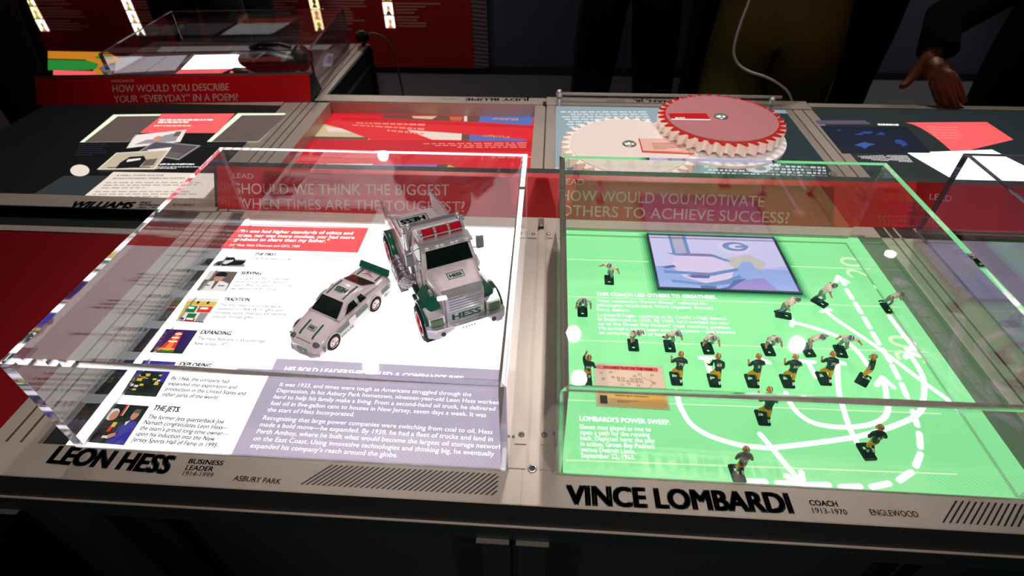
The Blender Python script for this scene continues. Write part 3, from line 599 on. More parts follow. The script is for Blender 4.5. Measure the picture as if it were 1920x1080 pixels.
def ring6(x,w,z0,zt,ch,zm=None):
    return [(x,-w,z0),(x,-w,zt-ch),(x,-w+ch,zt),(x,w-ch,zt),(x,w,zt-ch),(x,w,z0)]
tk=thing('toy_dump_truck','large white and green toy dump truck with red-rimmed wheels under the left case','toy truck',(-.1124,.2243,0.0003),math.radians(-62.5))
# chassis
m=MB(); m.bb((-.215,-.018,.018),(.02,.018,.036),CHASS); m.bb((-.1,-.034,.02),(-.03,.034,.04),CHASS); m.bb((-.005,-.05,.021),(.005,.05,.027),CHASS); m.bb((-.185,-.05,.021),(-.175,.05,.027),CHASS)
for s in (-1,1): m.bb((-.075,s*.034,.03),(-.03,s*.047,.036),CHASS); m.bb((-.07,s*.036,.018),(-.035,s*.05,.022),GRD)
m.build('chassis',tk,bevel=.001)
for x in (0,-.18):
    for s in (-1,1): wheel(tk,x,s*.0475,.0268,.0268,.0215,s)
# cab and hood
m=MB()
m.loft([ring6(.0285,.0285,.032,.0875,.003),ring6(.015,.0305,.032,.091,.005),ring6(-.022,.0365,.032,.0975,.006)],WHT)
m.loft([ring6(-.022,.0395,.03,.098,.002),ring6(-.0815,.0395,.03,.1,.002)],WHT)
m.build('hood',tk,bevel=.0012)
m=MB()
m.add([(.027,-.011,.0885),(.027,.011,.0885),(-.02,.02,.0985),(-.02,-.02,.0985),(.027,-.0135,.0872),(.027,.0135,.0872),(-.02,.0265,.0972),(-.02,-.0265,.0972)],[(0,1,2,3),(0,3,7,4),(1,5,6,2)],WHT)
m.build('hood_bulge',tk)
m=MB(); gh=[(-.0205,.0375,.097),(-.0325,.0335,.126)]
b=[(-.0205,-.038,.097),(-.0205,.038,.097),(-.081,.038,.097),(-.081,-.038,.097)]; t_=[(-.034,-.0335,.1265),(-.034,.0335,.1265),(-.078,.0335,.1275),(-.078,-.0335,.1275)]
m.add(b+t_,[(0,1,2,3)[::-1],(4,5,6,7),(0,1,5,4),(1,2,6,5),(2,3,7,6),(3,0,4,7)],WHT); m.build('cab',tk,bevel=.0018)
def lerp(a,b,t): return tuple(a[i]+(b[i]-a[i])*t for i in range(3))
def inset(P,l,r_,bt,tp,off):
    """P = BL,BR,TR,TL corners of a face; returns inset quad pushed by off along the outward normal"""
    n=(Vector(P[1])-Vector(P[0])).cross(Vector(P[3])-Vector(P[0])).normalized()
    Q=[]
    for u,v in ((l,bt),(1-r_,bt),(1-r_*1.1,1-tp),(l*1.1,1-tp)):
        p=Vector(lerp(lerp(P[0],P[1],u),lerp(P[3],P[2],u),v)); Q.append(tuple(p+n*off))
    return Q
m=MB(); m.poly(inset([b[0],b[1],t_[1],t_[0]],.07,.07,.06,.1,.0009),GLS); m.build('windshield',tk)
for P in ([b[3],b[0],t_[0],t_[3]],[b[1],b[2],t_[2],t_[1]]):
    m=MB(); m.poly(inset(P,.25,.12,.1,.14,.0009),GLS); m.build('side_window',tk)
for s in (-1,1):
    m=MB(); y=s*.0402; m.tube([(-.028,y,.096),(-.028,y,.04),(-.072,y,.04),(-.072,y,.096)],.0006,4,ALUD); m.box((-.066,y+s*.001,.078),(.008,.0016,.002),CHROME); m.build('door_outline',tk)
    m=MB(); m.cyl((-.006,s*.034,.07),(-.006,s*.0385,.07),.006,.0052,14,CHROME); m.cyl((-.006,s*.0385,.07),(-.006,s*.0395,.07),.0035,.003,10,ALUD); m.build('air_filter',tk)
# stripes on the hood flanks
for s in (-1,1):
    m=MB()
    for k in range(2):
        z0=.077-k*.006; m.add([(.01,s*.0316,z0-.004),(-.0215,s*.0372,z0+.002),(-.0215,s*.0372,z0+.0045),(.01,s*.0316,z0-.0015)],[(0,1,2,3)],GRN)
    m.build('green_stripe',tk)
# visor, light bar
m=MB(); m.loft([[(-.0265,-.0365,.1225),(-.0265,.0365,.1225),(-.0265,.0365,.1255),(-.0265,-.0365,.1255)],[(-.044,-.0345,.128),(-.044,.0345,.128),(-.044,.0345,.131),(-.044,-.0345,.131)]],CHROME)
for k in range(6): m.box((-.0272,-.0255+k*.0102+(.002 if k%2 else -.002),.1262),(.003,.0055,.0028),mat('toy_clear_lamp',(235,235,225),rough=.2))
m.build('sun_visor',tk,bevel=.0007)
lb=MB(); lb.box((-.049,0,.1275),(.017,.064,.003),CHROME)
for k in range(4): lb.cyl((-.049,-.0295+k*.0193-.0016,.1345),(-.049,-.0295+k*.0193+.0016,.1345),.0086,.0086,18,CHROME)
lb.tube([(-.0405,-.03,.1365),(-.0405,.03,.1365)],.0009,6,CHROME); lb.tube([(-.049,-.03,.1432),(-.049,.03,.1432)],.0009,6,CHROME)
o=lb.build('light_bar',tk)
for k in range(3): m=MB(); y=-.0198+k*.0193; m.cyl((-.049,y-.0088,.1345),(-.049,y+.0088,.1345),.0077,.0077,18,REDL); tag(m.build('red_lamp',o),'dark red cylindrical lamp')
# grille
m=MB()
m.loft([[(.0285,-.0275,.042),(.0285,.0275,.042),(.0285,.0275,.0905),(.0285,-.0275,.0905)],[(.034,-.0262,.044),(.034,.0262,.044),(.0325,.026,.0875),(.0325,-.026,.0875)]],CHROME)
m.add([(.0325,-.026,.0875),(.0325,.026,.0875),(.0225,.0285,.0925),(.0225,-.0285,.0925)],[(0,1,2,3)],CHROME)
o=m.build('grille',tk,bevel=.0008)
for k in range(5): m=MB(); m.box((.0347,0,.0835-k*.0045),(.0016,.044,.0022),CHROME); m.build('grille_bar',o)
m=MB(); m.box((.0344,0,.0545),(.0012,.05,.0135),mat('badge_plate_grey',(176,190,180),rough=.3,metal=.3)); m.build('badge_plate',o)
m=MB(); put_text(m,'HESS',(-.0205,0),(.0205,0),.0098,GRN,.0,.05,3,frame=((.0353,0,.0497),(0,1,0),(0,0,1),(1,0,0))); tag(m.build('lettering',o),'green block lettering')
m=MB(); m.tube([(.0353,.002*math.cos(a),.0858+.0024*math.sin(a)) for a in [2*PI*k/10 for k in range(11)]],.0006,5,CHROME); m.build('badge',o)
# bumper
m=MB(); bp=[(.018,-.056),(.034,-.0555),(.0415,-.044),(.0425,-.02),(.0425,.02),(.0415,.044),(.034,.0555),(.018,.056),(.018,.05),(.03,.046),(.034,0),(.03,-.046),(.018,-.05)]
m.prism(bp,.0275,.0445,CHROME); o=m.build('front_bumper',tk,bevel=.0009)
m=MB()
for s in (-1,1): m.cyl((.0405,s*.036,.0355),(.0428,s*.036,.0355),.0032,.0032,14,BLACK)
for k in (-2,-1,0,1,2): m.cyl((.0425,k*.004,.038),(.0431,k*.004,.038),.0008,.0008,6,BLACK)
m.build('fog_lamp_hole',o)
# headlights and fenders
for s in (-1,1):
    m=MB(); m.loft([[(.008,s*.0285,.041),(.008,s*.053,.041),(.008,s*.053,.061),(.008,s*.0285,.061)],[(.0355,s*.0295,.041),(.0325,s*.0515,.041),(.0305,s*.0505,.058),(.033,s*.0295,.0605)]],CHROME)
    o=m.build('headlight',tk,bevel=.001)
    m=MB(); m.loft([[(.0352,s*.0325,.045),(.0332,s*.049,.045),(.0323,s*.0487,.0555),(.0338,s*.0325,.0568)],[(.0362,s*.0335,.046),(.0342,s*.048,.046),(.0332,s*.0477,.0547),(.0348,s*.0335,.056)]],LENS); tag(m.build('lens',o),'greenish lamp lens')
    m=MB(); R=[]
    for k in range(11):
        a=PI*(.13+.74*k/10); r=.0345; x=r*math.cos(a); z=.026+r*1.0*math.sin(a); ro=.0312
        R.append([(x,s*.031,z),(x,s*.0545,z-.001),(ro*math.cos(a),s*.0552,.026+ro*math.sin(a)),(ro*math.cos(a),s*.031,.026+ro*math.sin(a))])
    m.loft(R,GRN,True); m.loft([[(.02,s*.029,.05),(.02,s*.05,.05),(.02,s*.05,.058),(.02,s*.029,.066)],[(-.028,s*.034,.05),(-.028,s*.05,.05),(-.028,s*.05,.056),(-.028,s*.034,.078)]],GRN)
    m.build('fender',tk)
    m=MB(); m.sphere((-.003,s*.043,.0598),.004,ORNG,10,5,(1,.7,.6),0,PI/2); m.build('marker_lamp',tk)
    # rear fender
    m=MB(); R=[]
    for k in range(11):
        a=PI*(.08+.84*k/10); R.append([(-.18+.034*math.cos(a),s*.0435,.027+.034*math.sin(a)),(-.18+.034*math.cos(a),s*.0555,.027+.034*math.sin(a)),(-.18+.0308*math.cos(a),s*.0562,.027+.0308*math.sin(a)),(-.18+.0308*math.cos(a),s*.0435,.027+.0308*math.sin(a))])
    m.loft(R,GRN,True); m.build('rear_fender',tk)
    # mirror, exhaust, tank
    m=MB(); m.tube([(-.045,s*.036,.118),(-.038,s*.05,.118),(-.038,s*.05,.099),(-.045,s*.038,.098)],.0008,6,CHROME); m.box((-.0365,s*.05,.108),(.003,.009,.0165),MESHC); m.box((-.039,s*.05,.108),(.0025,.0105,.018),CHROME); m.build('mirror',tk)
    m=MB(); m.cyl((-.088,s*.042,.045),(-.088,s*.042,.118),.0042,.0042,14,CHROME); m.cyl((-.088,s*.042,.118),(-.090,s*.042,.124),.003,.0032,12,CHROME); m.cyl((-.088,s*.042,.062),(-.088,s*.042,.090),.005,.005,14,MESHC); m.build('exhaust_stack',tk)
    m=MB(); m.cyl((-.138,s*.051,.036),(-.082,s*.051,.036),.0128,.0128,18,mat('tank_chrome',(150,140,146),rough=.22,metal=.8,bump=.6,nscale=300))
    for x in (-.128,-.11,-.092): m.cyl((x-.0015,s*.051,.036),(x+.0015,s*.051,.036),.0136,.0136,18,STEEL)
    m.box((-.11,s*.057,.0205),(.06,.012,.003),CHROME); m.build('fuel_tank',tk)
# dump bed
bed=MB(); zf0,zf1=.063,.0585
bed_off=-.004
def zt(x): return .103+(x+.097)*(.103-.088)/.135
bed.loft([[(-.095,-.0425,zf0-.004),(-.095,.0425,zf0-.004),(-.095,.0425,zf0),(-.095,-.0425,zf0)],[(-.228,-.0425,zf1-.004),(-.228,.035,zf1-.004),(-.228,.035,zf1),(-.228,-.0425,zf1)]],WHT)
bed.bb((-.098,-.0425,.05),(-.0925,.0425,.113),WHT)
for s in (-1,1):
    y0,y1=s*.0395+bed_off,s*.0425+bed_off; P=[(-.094,.048),(-.094,.102),(-.236,.084),(-.236,.071),(-.226,.05),(-.14,.046)]
    bed.add([(x,y0,z) for x,z in P]+[(x,y1,z) for x,z in P],[tuple(range(6)),tuple(range(11,5,-1))]+[(i,(i+1)%6,6+(i+1)%6,6+i) for i in range(6)],WHT)
o=bed.build('dump_bed',tk,bevel=.0006)
for s in (-1,1):
    m=MB(); m.tube([(-.093,s*.0412+bed_off,.1035),(-.238,s*.0412+bed_off,.0850)],.0019,8,CHROME)
    for k in range(4): x=-.105-k*.037; m.sphere((x,s*.0412+bed_off,.1040+(x+.093)*.0185/.145+.001),.0021,STEEL,8,5)
    m.build('bed_rail',o)
    m=MB(); y=s*.0429+bed_off
    for i,(c,z0,z1,z2,z3) in enumerate(((RIMR,.087,.092,.068,.082),(GRN,.079,.0835,.063,.0665),(GRN,.0735,.0765,.0595,.0615))):
        m.add([(-.228,y,z0),(-.228,y,z1),(-.098,y,z3),(-.098,y,z2)],[(0,1,2,3)],c)
    m.build('side_stripe',o)
m=MB(); m.bb((-.101,-.0385,.116),(-.089,.0385,.1225),CHROME); m.bb((-.0995,-.034,.1226),(-.0905,.034,.1232),MESHC)
for s in (-1,1): m.tube([(-.095,s*.0385,.119),(-.095,s*.0445,.108),(-.095,s*.0445,.06)],.0026,8,CHROME); m.cyl((-.088,s*.036,.122),(-.088,s*.036,.131),.003,.0026,10,CHROME)
m.build('headboard_trim',o,bevel=.0006)
m=MB(); fr=lambda x:(zf1+(x+.224)*(zf0-zf1)/.129)+.0006
cx=-.205; 
def bedflat(x0,y0,x1,y1,mm): m.add([(x0,y0,fr(x0)),(x1,y0,fr(x1)),(x1,y1,fr(x1)),(x0,y1,fr(x0))],[(0,1,2,3)],mm)
for (a,b_,c,d) in ((-.215,-.030,-.2135,.020),(-.1905,-.030,-.189,.020),(-.215,-.030,-.189,-.0285),(-.215,.0185,-.189,.020)): bedflat(a,b_,c,d,GRN)
put_text(m,'HESS',(0,0),(.041,0),.0135,GRN,0,.06,3,frame=((-.2085,.0155,fr(-.2)+.0003),(0,-1,0),(1,0,0),(0,0,1)))
tag(m.build('lettering',o),'green framed block lettering inside the bed')
# hood logo
m=MB(); N=Vector((.0,0,1)); pl=lambda x:.0985+(x+.02)*(.0885-.0985)/.047+.0006
def hoodflat(x0,y0,x1,y1): m.add([(x0,y0,pl(x0)),(x1,y0,pl(x1)),(x1,y1,pl(x1)),(x0,y1,pl(x0))],[(0,1,2,3)],GRN)
for (a,b_,c,d) in ((-.0055,-.0115,-.0046,.0115),(.0046,-.0115,.0055,.0115),(-.0055,-.0115,.0055,-.0105),(-.0055,.0105,.0055,.0115)): hoodflat(a,b_,c,d)
sl=(.0885-.0985)/.047; ln=math.hypot(1,sl)
put_text(m,'HESS',(0,0),(.0175,0),.0055,GRN,0,.06,3,frame=((.0028,-.00875,pl(.0028)+.0002),(0,1,0),(-1/ln,0,-sl/ln),(0,0,1)))
tag(m.build('lettering',tk),'green framed block lettering on the hood')

# race car
rc_=thing('toy_race_car','small white and green toy race car beside the dump truck','toy car',(-.3031,.191,.0003),math.radians(-115.3))
def crs(x,w0,z0,wb,zb,wt,zt):
    return [(x,-w0,z0),(x,-wb,zb*.55+z0*.45),(x,-wb*.97,zb),(x,-wt,zt-.0012),(x,-wt*.6,zt),(x,wt*.6,zt),(x,wt,zt-.0012),(x,wb*.97,zb),(x,wb,zb*.55+z0*.45),(x,w0,z0)]
m=MB(); Z0=.0045
S=[(.0365,.016,.0065,.020,.013,.016,.0150),(.032,.026,Z0,.027,.017,.022,.0200),(.022,.0295,Z0,.0305,.021,.0255,.0255),(.009,.0295,Z0,.0315,.024,.027,.0285),(-.012,.0295,Z0,.0312,.026,.028,.0325),(-.06,.0295,Z0,.0312,.027,.0285,.034),(-.086,.0295,Z0,.0315,.028,.0285,.0345),(-.108,.0295,Z0,.0312,.028,.0275,.034),(-.119,.0285,.006,.030,.028,.026,.0335),(-.122,.026,.009,.027,.025,.024,.030)]
m.loft([crs(*s) for s in S],WHT,True); m.build('body',rc_)
m=MB(); G=[(-.010,.0275,.0318),(-.0355,.0225,.0465),(-.052,.0215,.0482),(-.071,.0215,.0470),(-.098,.0265,.0335)]
rg=[]
def cab(x,w,z): return [(x,-max(w,.0285 if z<.04 else w+.005),.0325),(x,-w,z-.0015),(x,-w*.7,z),(x,w*.7,z),(x,w,z-.0015),(x,max(w,.0285 if z<.04 else w+.005),.0325)]
m.loft([cab(*g) for g in G],WHT,True); m.build('roof',rc_)
def onface(A,B,Cc,D,off=.0008,n=1):
    nn=(Vector(B)-Vector(A)).cross(Vector(D)-Vector(A)).normalized()*off; return [tuple(Vector(p)+nn) for p in (A,B,Cc,D)]
m=MB(); m.poly(onface((-.0125,-.0235,.0335),(-.0125,.0235,.0335),(-.034,.0195,.0458),(-.034,-.0195,.0458),.0010),GLS); m.build('windshield',rc_)
m=MB(); m.poly(onface((-.0965,.021,.0345),(-.0965,-.021,.0345),(-.0735,-.0175,.0462),(-.0735,.0175,.0462),.0012),mat('toy_smoked_red_glass',(50,12,22),rough=.12,coat=.5)); m.build('rear_window',rc_)
for s in (-1,1):
    for (xa,xb,xc,xd) in ((-.0225,-.048,-.047,-.036),(-.053,-.066,-.062,-.054)):
        m=MB(); P=[(xa,s*.0285,.0345),(xb,s*.0292,.0345),(xc,s*.0248,.0438),(xd,s*.0248,.0438)]
        if s>0: P=P[::-1]
        m.poly([(p[0],p[1]+s*.0007,p[2]) for p in P],GLS); m.build('side_window',rc_)
for x in (.0087,-.0785):
    for s in (-1,1):
        wheel(rc_,x,s*.0283,.0125,.0125,.0085,s,False)
        m=MB(); R=[]
        for k in range(9):
            a=PI*k/8; R.append([(x+.0142*math.cos(a),s*.0308,.0125+.0142*math.sin(a)),(x+.0142*math.cos(a),s*.0322,.0125+.0142*math.sin(a)),(x+.0132*math.cos(a),s*.0324,.0125+.0132*math.sin(a)),(x+.0132*math.cos(a),s*.0308,.0125+.0132*math.sin(a))])
        m.loft(R,WHT,True); m.build('wheel_arch',rc_)
m=MB(); m.loft([[(-.116,y,.034),(-.1165,y,.0365),(-.122,y,.0435),(-.1245,y,.0425),(-.1205,y,.034)] for y in (-.0275,-.026,.026,.0275)],GRN); m.build('spoiler',rc_,bevel=.0005)
m=MB(); m.prism([(.033,-.0275),(.0405,-.018),(.0425,0),(.0405,.018),(.033,.0275),(.031,.0265),(.0375,0),(.031,-.0265)],.003,.0062,CHROME); m.build('front_splitter',rc_,bevel=.0004)
m=MB()
for s in (-1,1): m.sphere((.0285,s*.0205,.0195),.006,mat('toy_grey_lens',(90,88,92),rough=.15,coat=.6),12,8,(.9,.95,.62))
m.build('headlight',rc_)
m=MB(); m.add([(.0345,-.0125,.0165),(.0345,.0125,.0165),(.0305,.0135,.0215),(.0305,-.0135,.0215)],[(0,1,2,3)],mat('toy_grille_grey',(120,135,130),rough=.4,bump=1,nscale=900)); m.add([(.0388,-.009,.009),(.0388,.009,.009),(.0372,.009,.0125),(.0372,-.009,.0125)],[(0,1,2,3)],GRN); m.build('grille',rc_)
m=MB()
def bodz(x):
    xs=[s[0] for s in S][::-1]; zs=[s[6] for s in S][::-1]; return float(np.interp(x,xs,zs))+.0007
def decal(y0,y1,x0,x1,fz,mm=GRN,n=6):
    for k in range(n):
        a=x0+(x1-x0)*k/n; b2=x0+(x1-x0)*(k+1)/n; m.add([(a,y0,fz(a)),(b2,y0,fz(b2)),(b2,y1,fz(b2)),(a,y1,fz(a))],[(0,1,2,3)],mm)
roofz=lambda x: float(np.interp(x,[-.071,-.052,-.0355],[.0470,.0482,.0465]))+.0007
for s in (-1,1):
    decal(s*.0115-.0014,s*.0115+.0014,.026,.002,bodz); decal(s*.0145-.0014,s*.0145+.0014,-.037,-.069,roofz); decal(s*.017-.0013,s*.017+.0013,-.1,-.1175,lambda x:bodz(x)+.0006)
    for k in range(2): m.add([(.0005,s*.0321,.0215-k*.0045),(-.064,s*.0321,.0235-k*.0045),(-.064,s*.0321,.0265-k*.0045),(.0005,s*.0321,.0245-k*.0045)][::s],[(0,1,2,3)],GRN)
    for k in range(2): m.add([(-.095,s*.0318,.0225-k*.004),(-.114,s*.0318,.0225-k*.004),(-.114,s*.0318,.025-k*.004),(-.095,s*.0318,.025-k*.004)],[(0,1,2,3)],GRN)
    m.add([(-.024,s*.0323,.0165),(-.038,s*.0323,.017),(-.038,s*.0323,.0275),(-.024,s*.0323,.027)],[(0,1,2,3)],WHT)
    for k in range(3): m.box((.0255,s*.0307,.0175-k*.0035),(.004,.0006,.0022),GRN)
for e in ((-.002+.008,.0),): pass
decal(-.0065,.0065,.0165,.0158,bodz,n=1); decal(-.0065,.0065,.0092,.0085,bodz,n=1); decal(-.0065,-.0058,.0165,.0085,bodz); decal(.0058,.0065,.0165,.0085,bodz)
m.build('green_stripe',rc_)
m=MB(); put_text(m,'HESS',(0,0),(.0195,0),.0095,GRN,0,.06,3,frame=((-.0555,.0098,.0492),(0,-1,0),(1,0,.02),(0,0,1)))
put_text(m,'HESS',(0,0),(.0095,0),.0042,GRN,0,.06,2,frame=((.0146,-.00475,bodz(.0125)+.0004),(0,1,0),(-1,0,.2),(0,0,1)))
put_text(m,'GASOLINE',(0,0),(.026,0),.0042,GRN,0,.04,2,frame=((-.0045,.0323,.0095),(-1,0,0),(0,0,1),(0,1,0)))
put_text(m,'2011',(0,0),(.0115,0),.0038,GRN,0,.04,2,frame=((-.099,.0319,.0105),(-1,0,0),(0,0,1),(0,1,0)))
tag(m.build('lettering',rc_),'green lettering on roof, hood and side')
m=MB(); z=bodz(-.108)+.0012; m.poly([(-.103,.012,z),(-.1085,.002,z),(-.104,-.013,z),(-.109,-.004,z)],RIMR); m.poly([(-.1065,.009,z),(-.112,.001,z),(-.108,-.012,z),(-.1125,.0,z)],RIMR); m.poly([(-.113,.001,z),(-.111,-.009,z),(-.1135,-.006,z)],GRN); m.build('flame_decal',rc_)

# ------------------------------------------------------------------ miniature football players
SKN=mat('figure_skin',(214,146,112),rough=.5); JG=mat('jersey_green',(14,66,48),rough=.5); PG=mat('pants_gold',(236,158,30),rough=.5); HG=mat('helmet_gold',(222,130,40),rough=.3,coat=.5)
JW=mat('jersey_white',(246,222,204),rough=.5); PS=mat('pants_silver',(132,152,140),rough=.5); HS=mat('helmet_silver',(118,120,126),rough=.3,coat=.5); SB_=mat('sock_blue',(62,84,128),rough=.5)
WH=mat('paint_white',(238,236,225),rough=.5); BSE=mat('figure_base_green',(8,52,40),rough=.65,spec=.2); SHOE=mat('figure_shoe',(14,26,22),rough=.5)
def skin_mesh(name,pts,edges,radii,parent,mats,pick,sub=1,root=0):
    me=bpy.data.meshes.new(name); me.from_pydata(pts,edges,[]); o=bpy.data.objects.new(name,me); COL.objects.link(o)
    md=o.modifiers.new('s','SKIN'); md.use_smooth_shade=True; md.branch_smoothing=.3
    sv=me.skin_vertices[0].data
    for i,r in enumerate(radii): sv[i].radius=(r,r) if not isinstance(r,tuple) else r; sv[i].use_root=(i==root)
    sd=o.modifiers.new('u','SUBSURF'); sd.levels=sub; sd.render_levels=sub
    dg=bpy.context.evaluated_depsgraph_get(); dg.update(); nm=bpy.data.meshes.new_from_object(o.evaluated_get(dg)); nm.name=name
    bpy.data.objects.remove(o); bpy.data.meshes.remove(me)
    nm.materials.clear()
    for mm in mats: nm.materials.append(mm)
    E=[(Vector(pts[a]),Vector(pts[b])) for a,b in edges]
    for p in nm.polygons:
        c=p.center; best=0;bd=9
        for i,(a,b) in enumerate(E):
            ab=b-a; t=max(0,min(1,(c-a).dot(ab)/max(ab.length_squared,1e-12))); d=(c-a-ab*t).length
            if d<bd: bd=d;best=i;bt=t
        p.material_index=pick(best,bt,c); p.use_smooth=True
    o=bpy.data.objects.new(name,nm); COL.objects.link(o); o.parent=parent; return o
JN=['pel','belly','chest','neck','head','shL','elL','wrL','haL','shR','elR','wrR','haR','hiL','knL','anL','toL','hiR','knR','anR','toR']
JE=[('pel','belly'),('belly','chest'),('chest','neck'),('neck','head'),('chest','shL'),('shL','elL'),('elL','wrL'),('wrL','haL'),('chest','shR'),('shR','elR'),('elR','wrR'),('wrR','haR'),('pel','hiL'),('hiL','knL'),('knL','anL'),('anL','toL'),('pel','hiR'),('hiR','knR'),('knR','anR'),('anR','toR')]
JR=dict(pel=4.3,belly=4.1,chest=5.0,neck=2.0,head=2.9,shL=2.9,shR=2.9,elL=1.7,elR=1.7,wrL=1.25,wrR=1.25,haL=1.35,haR=1.35,hiL=3.4,hiR=3.4,knL=2.3,knR=2.3,anL=1.35,anR=1.35,toL=1.3,toR=1.3)
POSES={
'block':dict(pel=(0,-2.5,21),belly=(0,-1,26),chest=(0,2,32.5),neck=(0,4.5,37),head=(0,6,41),shL=(-6.2,3,34.5),elL=(-9.5,3.5,27),wrL=(-10,7.5,32),haL=(-10,8.5,35),shR=(6.2,2.5,34),elR=(9.5,3,28),wrR=(9.5,7.5,26),haR=(9,9.5,26),hiL=(-2.6,-2,19.5),knL=(-4.6,5,11.5),anL=(-4,.5,3.4),toL=(-4,3,2.2),hiR=(2.6,-3,19.5),knR=(4.2,-2.5,10.5),anR=(4.5,-8.5,3.4),toR=(4.6,-6,2.2)),
'lean':dict(pel=(0,-3,20),belly=(0,.5,24),chest=(0,5,28.5),neck=(0,8.5,32),head=(0,10.5,35.5),shL=(-6.2,5.5,30),elL=(-8.5,6.5,22.5),wrL=(-10.5,9.5,21),haL=(-11,11,22),shR=(6.2,5,30),elR=(8.5,4,22.5),wrR=(8.5,6,17.5),haR=(8.3,7,15.5),hiL=(-2.6,-2,18.5),knL=(-5,4,11.5),anL=(-4.2,-.5,3.4),toL=(-4.2,2,2.2),hiR=(2.6,-3,18.5),knR=(4.2,-2,10.5),anR=(4.8,-8.5,3.4),toR=(4.9,-6,2.2)),
'run':dict(pel=(0,-1,22),belly=(0,0,27),chest=(0,1.5,33.5),neck=(0,2.5,38.5),head=(0,3.2,42.5),shL=(-5.8,2,35.5),elL=(-9,.5,29.5),wrL=(-6.5,4,28),haL=(-5,5,28.5),shR=(5.8,1,35.5),elR=(9,-1.5,30),wrR=(8,2.5,27),haR=(7,4.5,27),hiL=(-2.2,-.5,20.5),knL=(-1.5,2,11.5),anL=(-.5,-2,3.4),toL=(-.5,.5,2.2),hiR=(2.2,-1.5,20.5),knR=(3.4,3,12.5),anR=(3,-5.5,8),toR=(3,-6,5.2)),
'reach':dict(pel=(0,-1,22),belly=(0,0,27),chest=(0,1,33),neck=(0,2,38),head=(.5,2.5,42),shL=(-5.2,1.5,36),elL=(-5.5,3,43),wrL=(-3.5,4,50),haL=(-3,4.3,53),shR=(5.8,1,33.5),elR=(8.5,0,27),wrR=(11,2.5,24),haR=(12.5,3.5,24),hiL=(-2.2,-.5,20.5),knL=(-2,1.5,11.5),anL=(-.5,-4,3.4),toL=(-.5,-1.5,2.2),hiR=(2.2,-1.5,20.5),knR=(4.2,4.5,14),anR=(3.5,.5,7),toR=(3.5,3,6)),
'crouch':dict(pel=(0,-5.5,19),belly=(0,-2,22),chest=(0,3,25.5),neck=(0,6.5,27.5),head=(0,9,29.5),shL=(-6.2,3.5,26.5),elL=(-10,4,20.5),wrL=(-10.5,8,16),haL=(-10.5,9.5,14),shR=(6.2,3.5,26.5),elR=(10,4,20.5),wrR=(10.5,8,16),haR=(10.5,9.5,14),hiL=(-2.6,-5,17.5),knL=(-5,.5,11.5),anL=(-4.5,-6.5,3.4),toL=(-4.6,-4,2.2),hiR=(2.6,-5,17.5),knR=(5,.5,11.5),anR=(4.5,-6.5,3.4),toR=(4.6,-4,2.2)),
'spread':dict(pel=(0,-3,20.5),belly=(0,-.5,24.5),chest=(0,3.5,29),neck=(0,6.5,32.5),head=(0,8.8,35.5),shL=(-6.2,3.5,30.5),elL=(-11.5,3,29),wrL=(-15,5,26),haL=(-17,6,24.5),shR=(6.2,3.5,30.5),elR=(11,4.5,29.5),wrR=(14.5,8,28.5),haR=(16.5,9.5,28),hiL=(-2.5,-3,18.8),knL=(-3.8,3.5,12),anL=(-3,-4,3.4),toL=(-3,-1.5,2.2),hiR=(2.5,-3.5,18.8),knR=(3.6,-3,11),anR=(3.6,-9.5,4.5),toR=(3.6,-8,2.4)),
'stride':dict(pel=(0,-4,20.5),belly=(0,-1,24.5),chest=(0,3.5,28.5),neck=(0,7,31.5),head=(0,9.5,34),shL=(-5.8,4,30),elL=(-9,6.5,24.5),wrL=(-9,10,21),haL=(-9,11.5,19.5),shR=(5.8,3,30),elR=(9.5,-1,27),wrR=(11.5,1,22),haR=(12,2,20),hiL=(-2.2,-4,18.8),knL=(-2.6,3,13),anL=(-1.5,-2.5,3.8),toL=(-1.5,0,2.2),hiR=(2.2,-5,18.8),knR=(3.2,-6.5,11),anR=(2.8,-13,8.5),toR=(2.8,-14,5.5))}
FW,FD=.0073,.0112
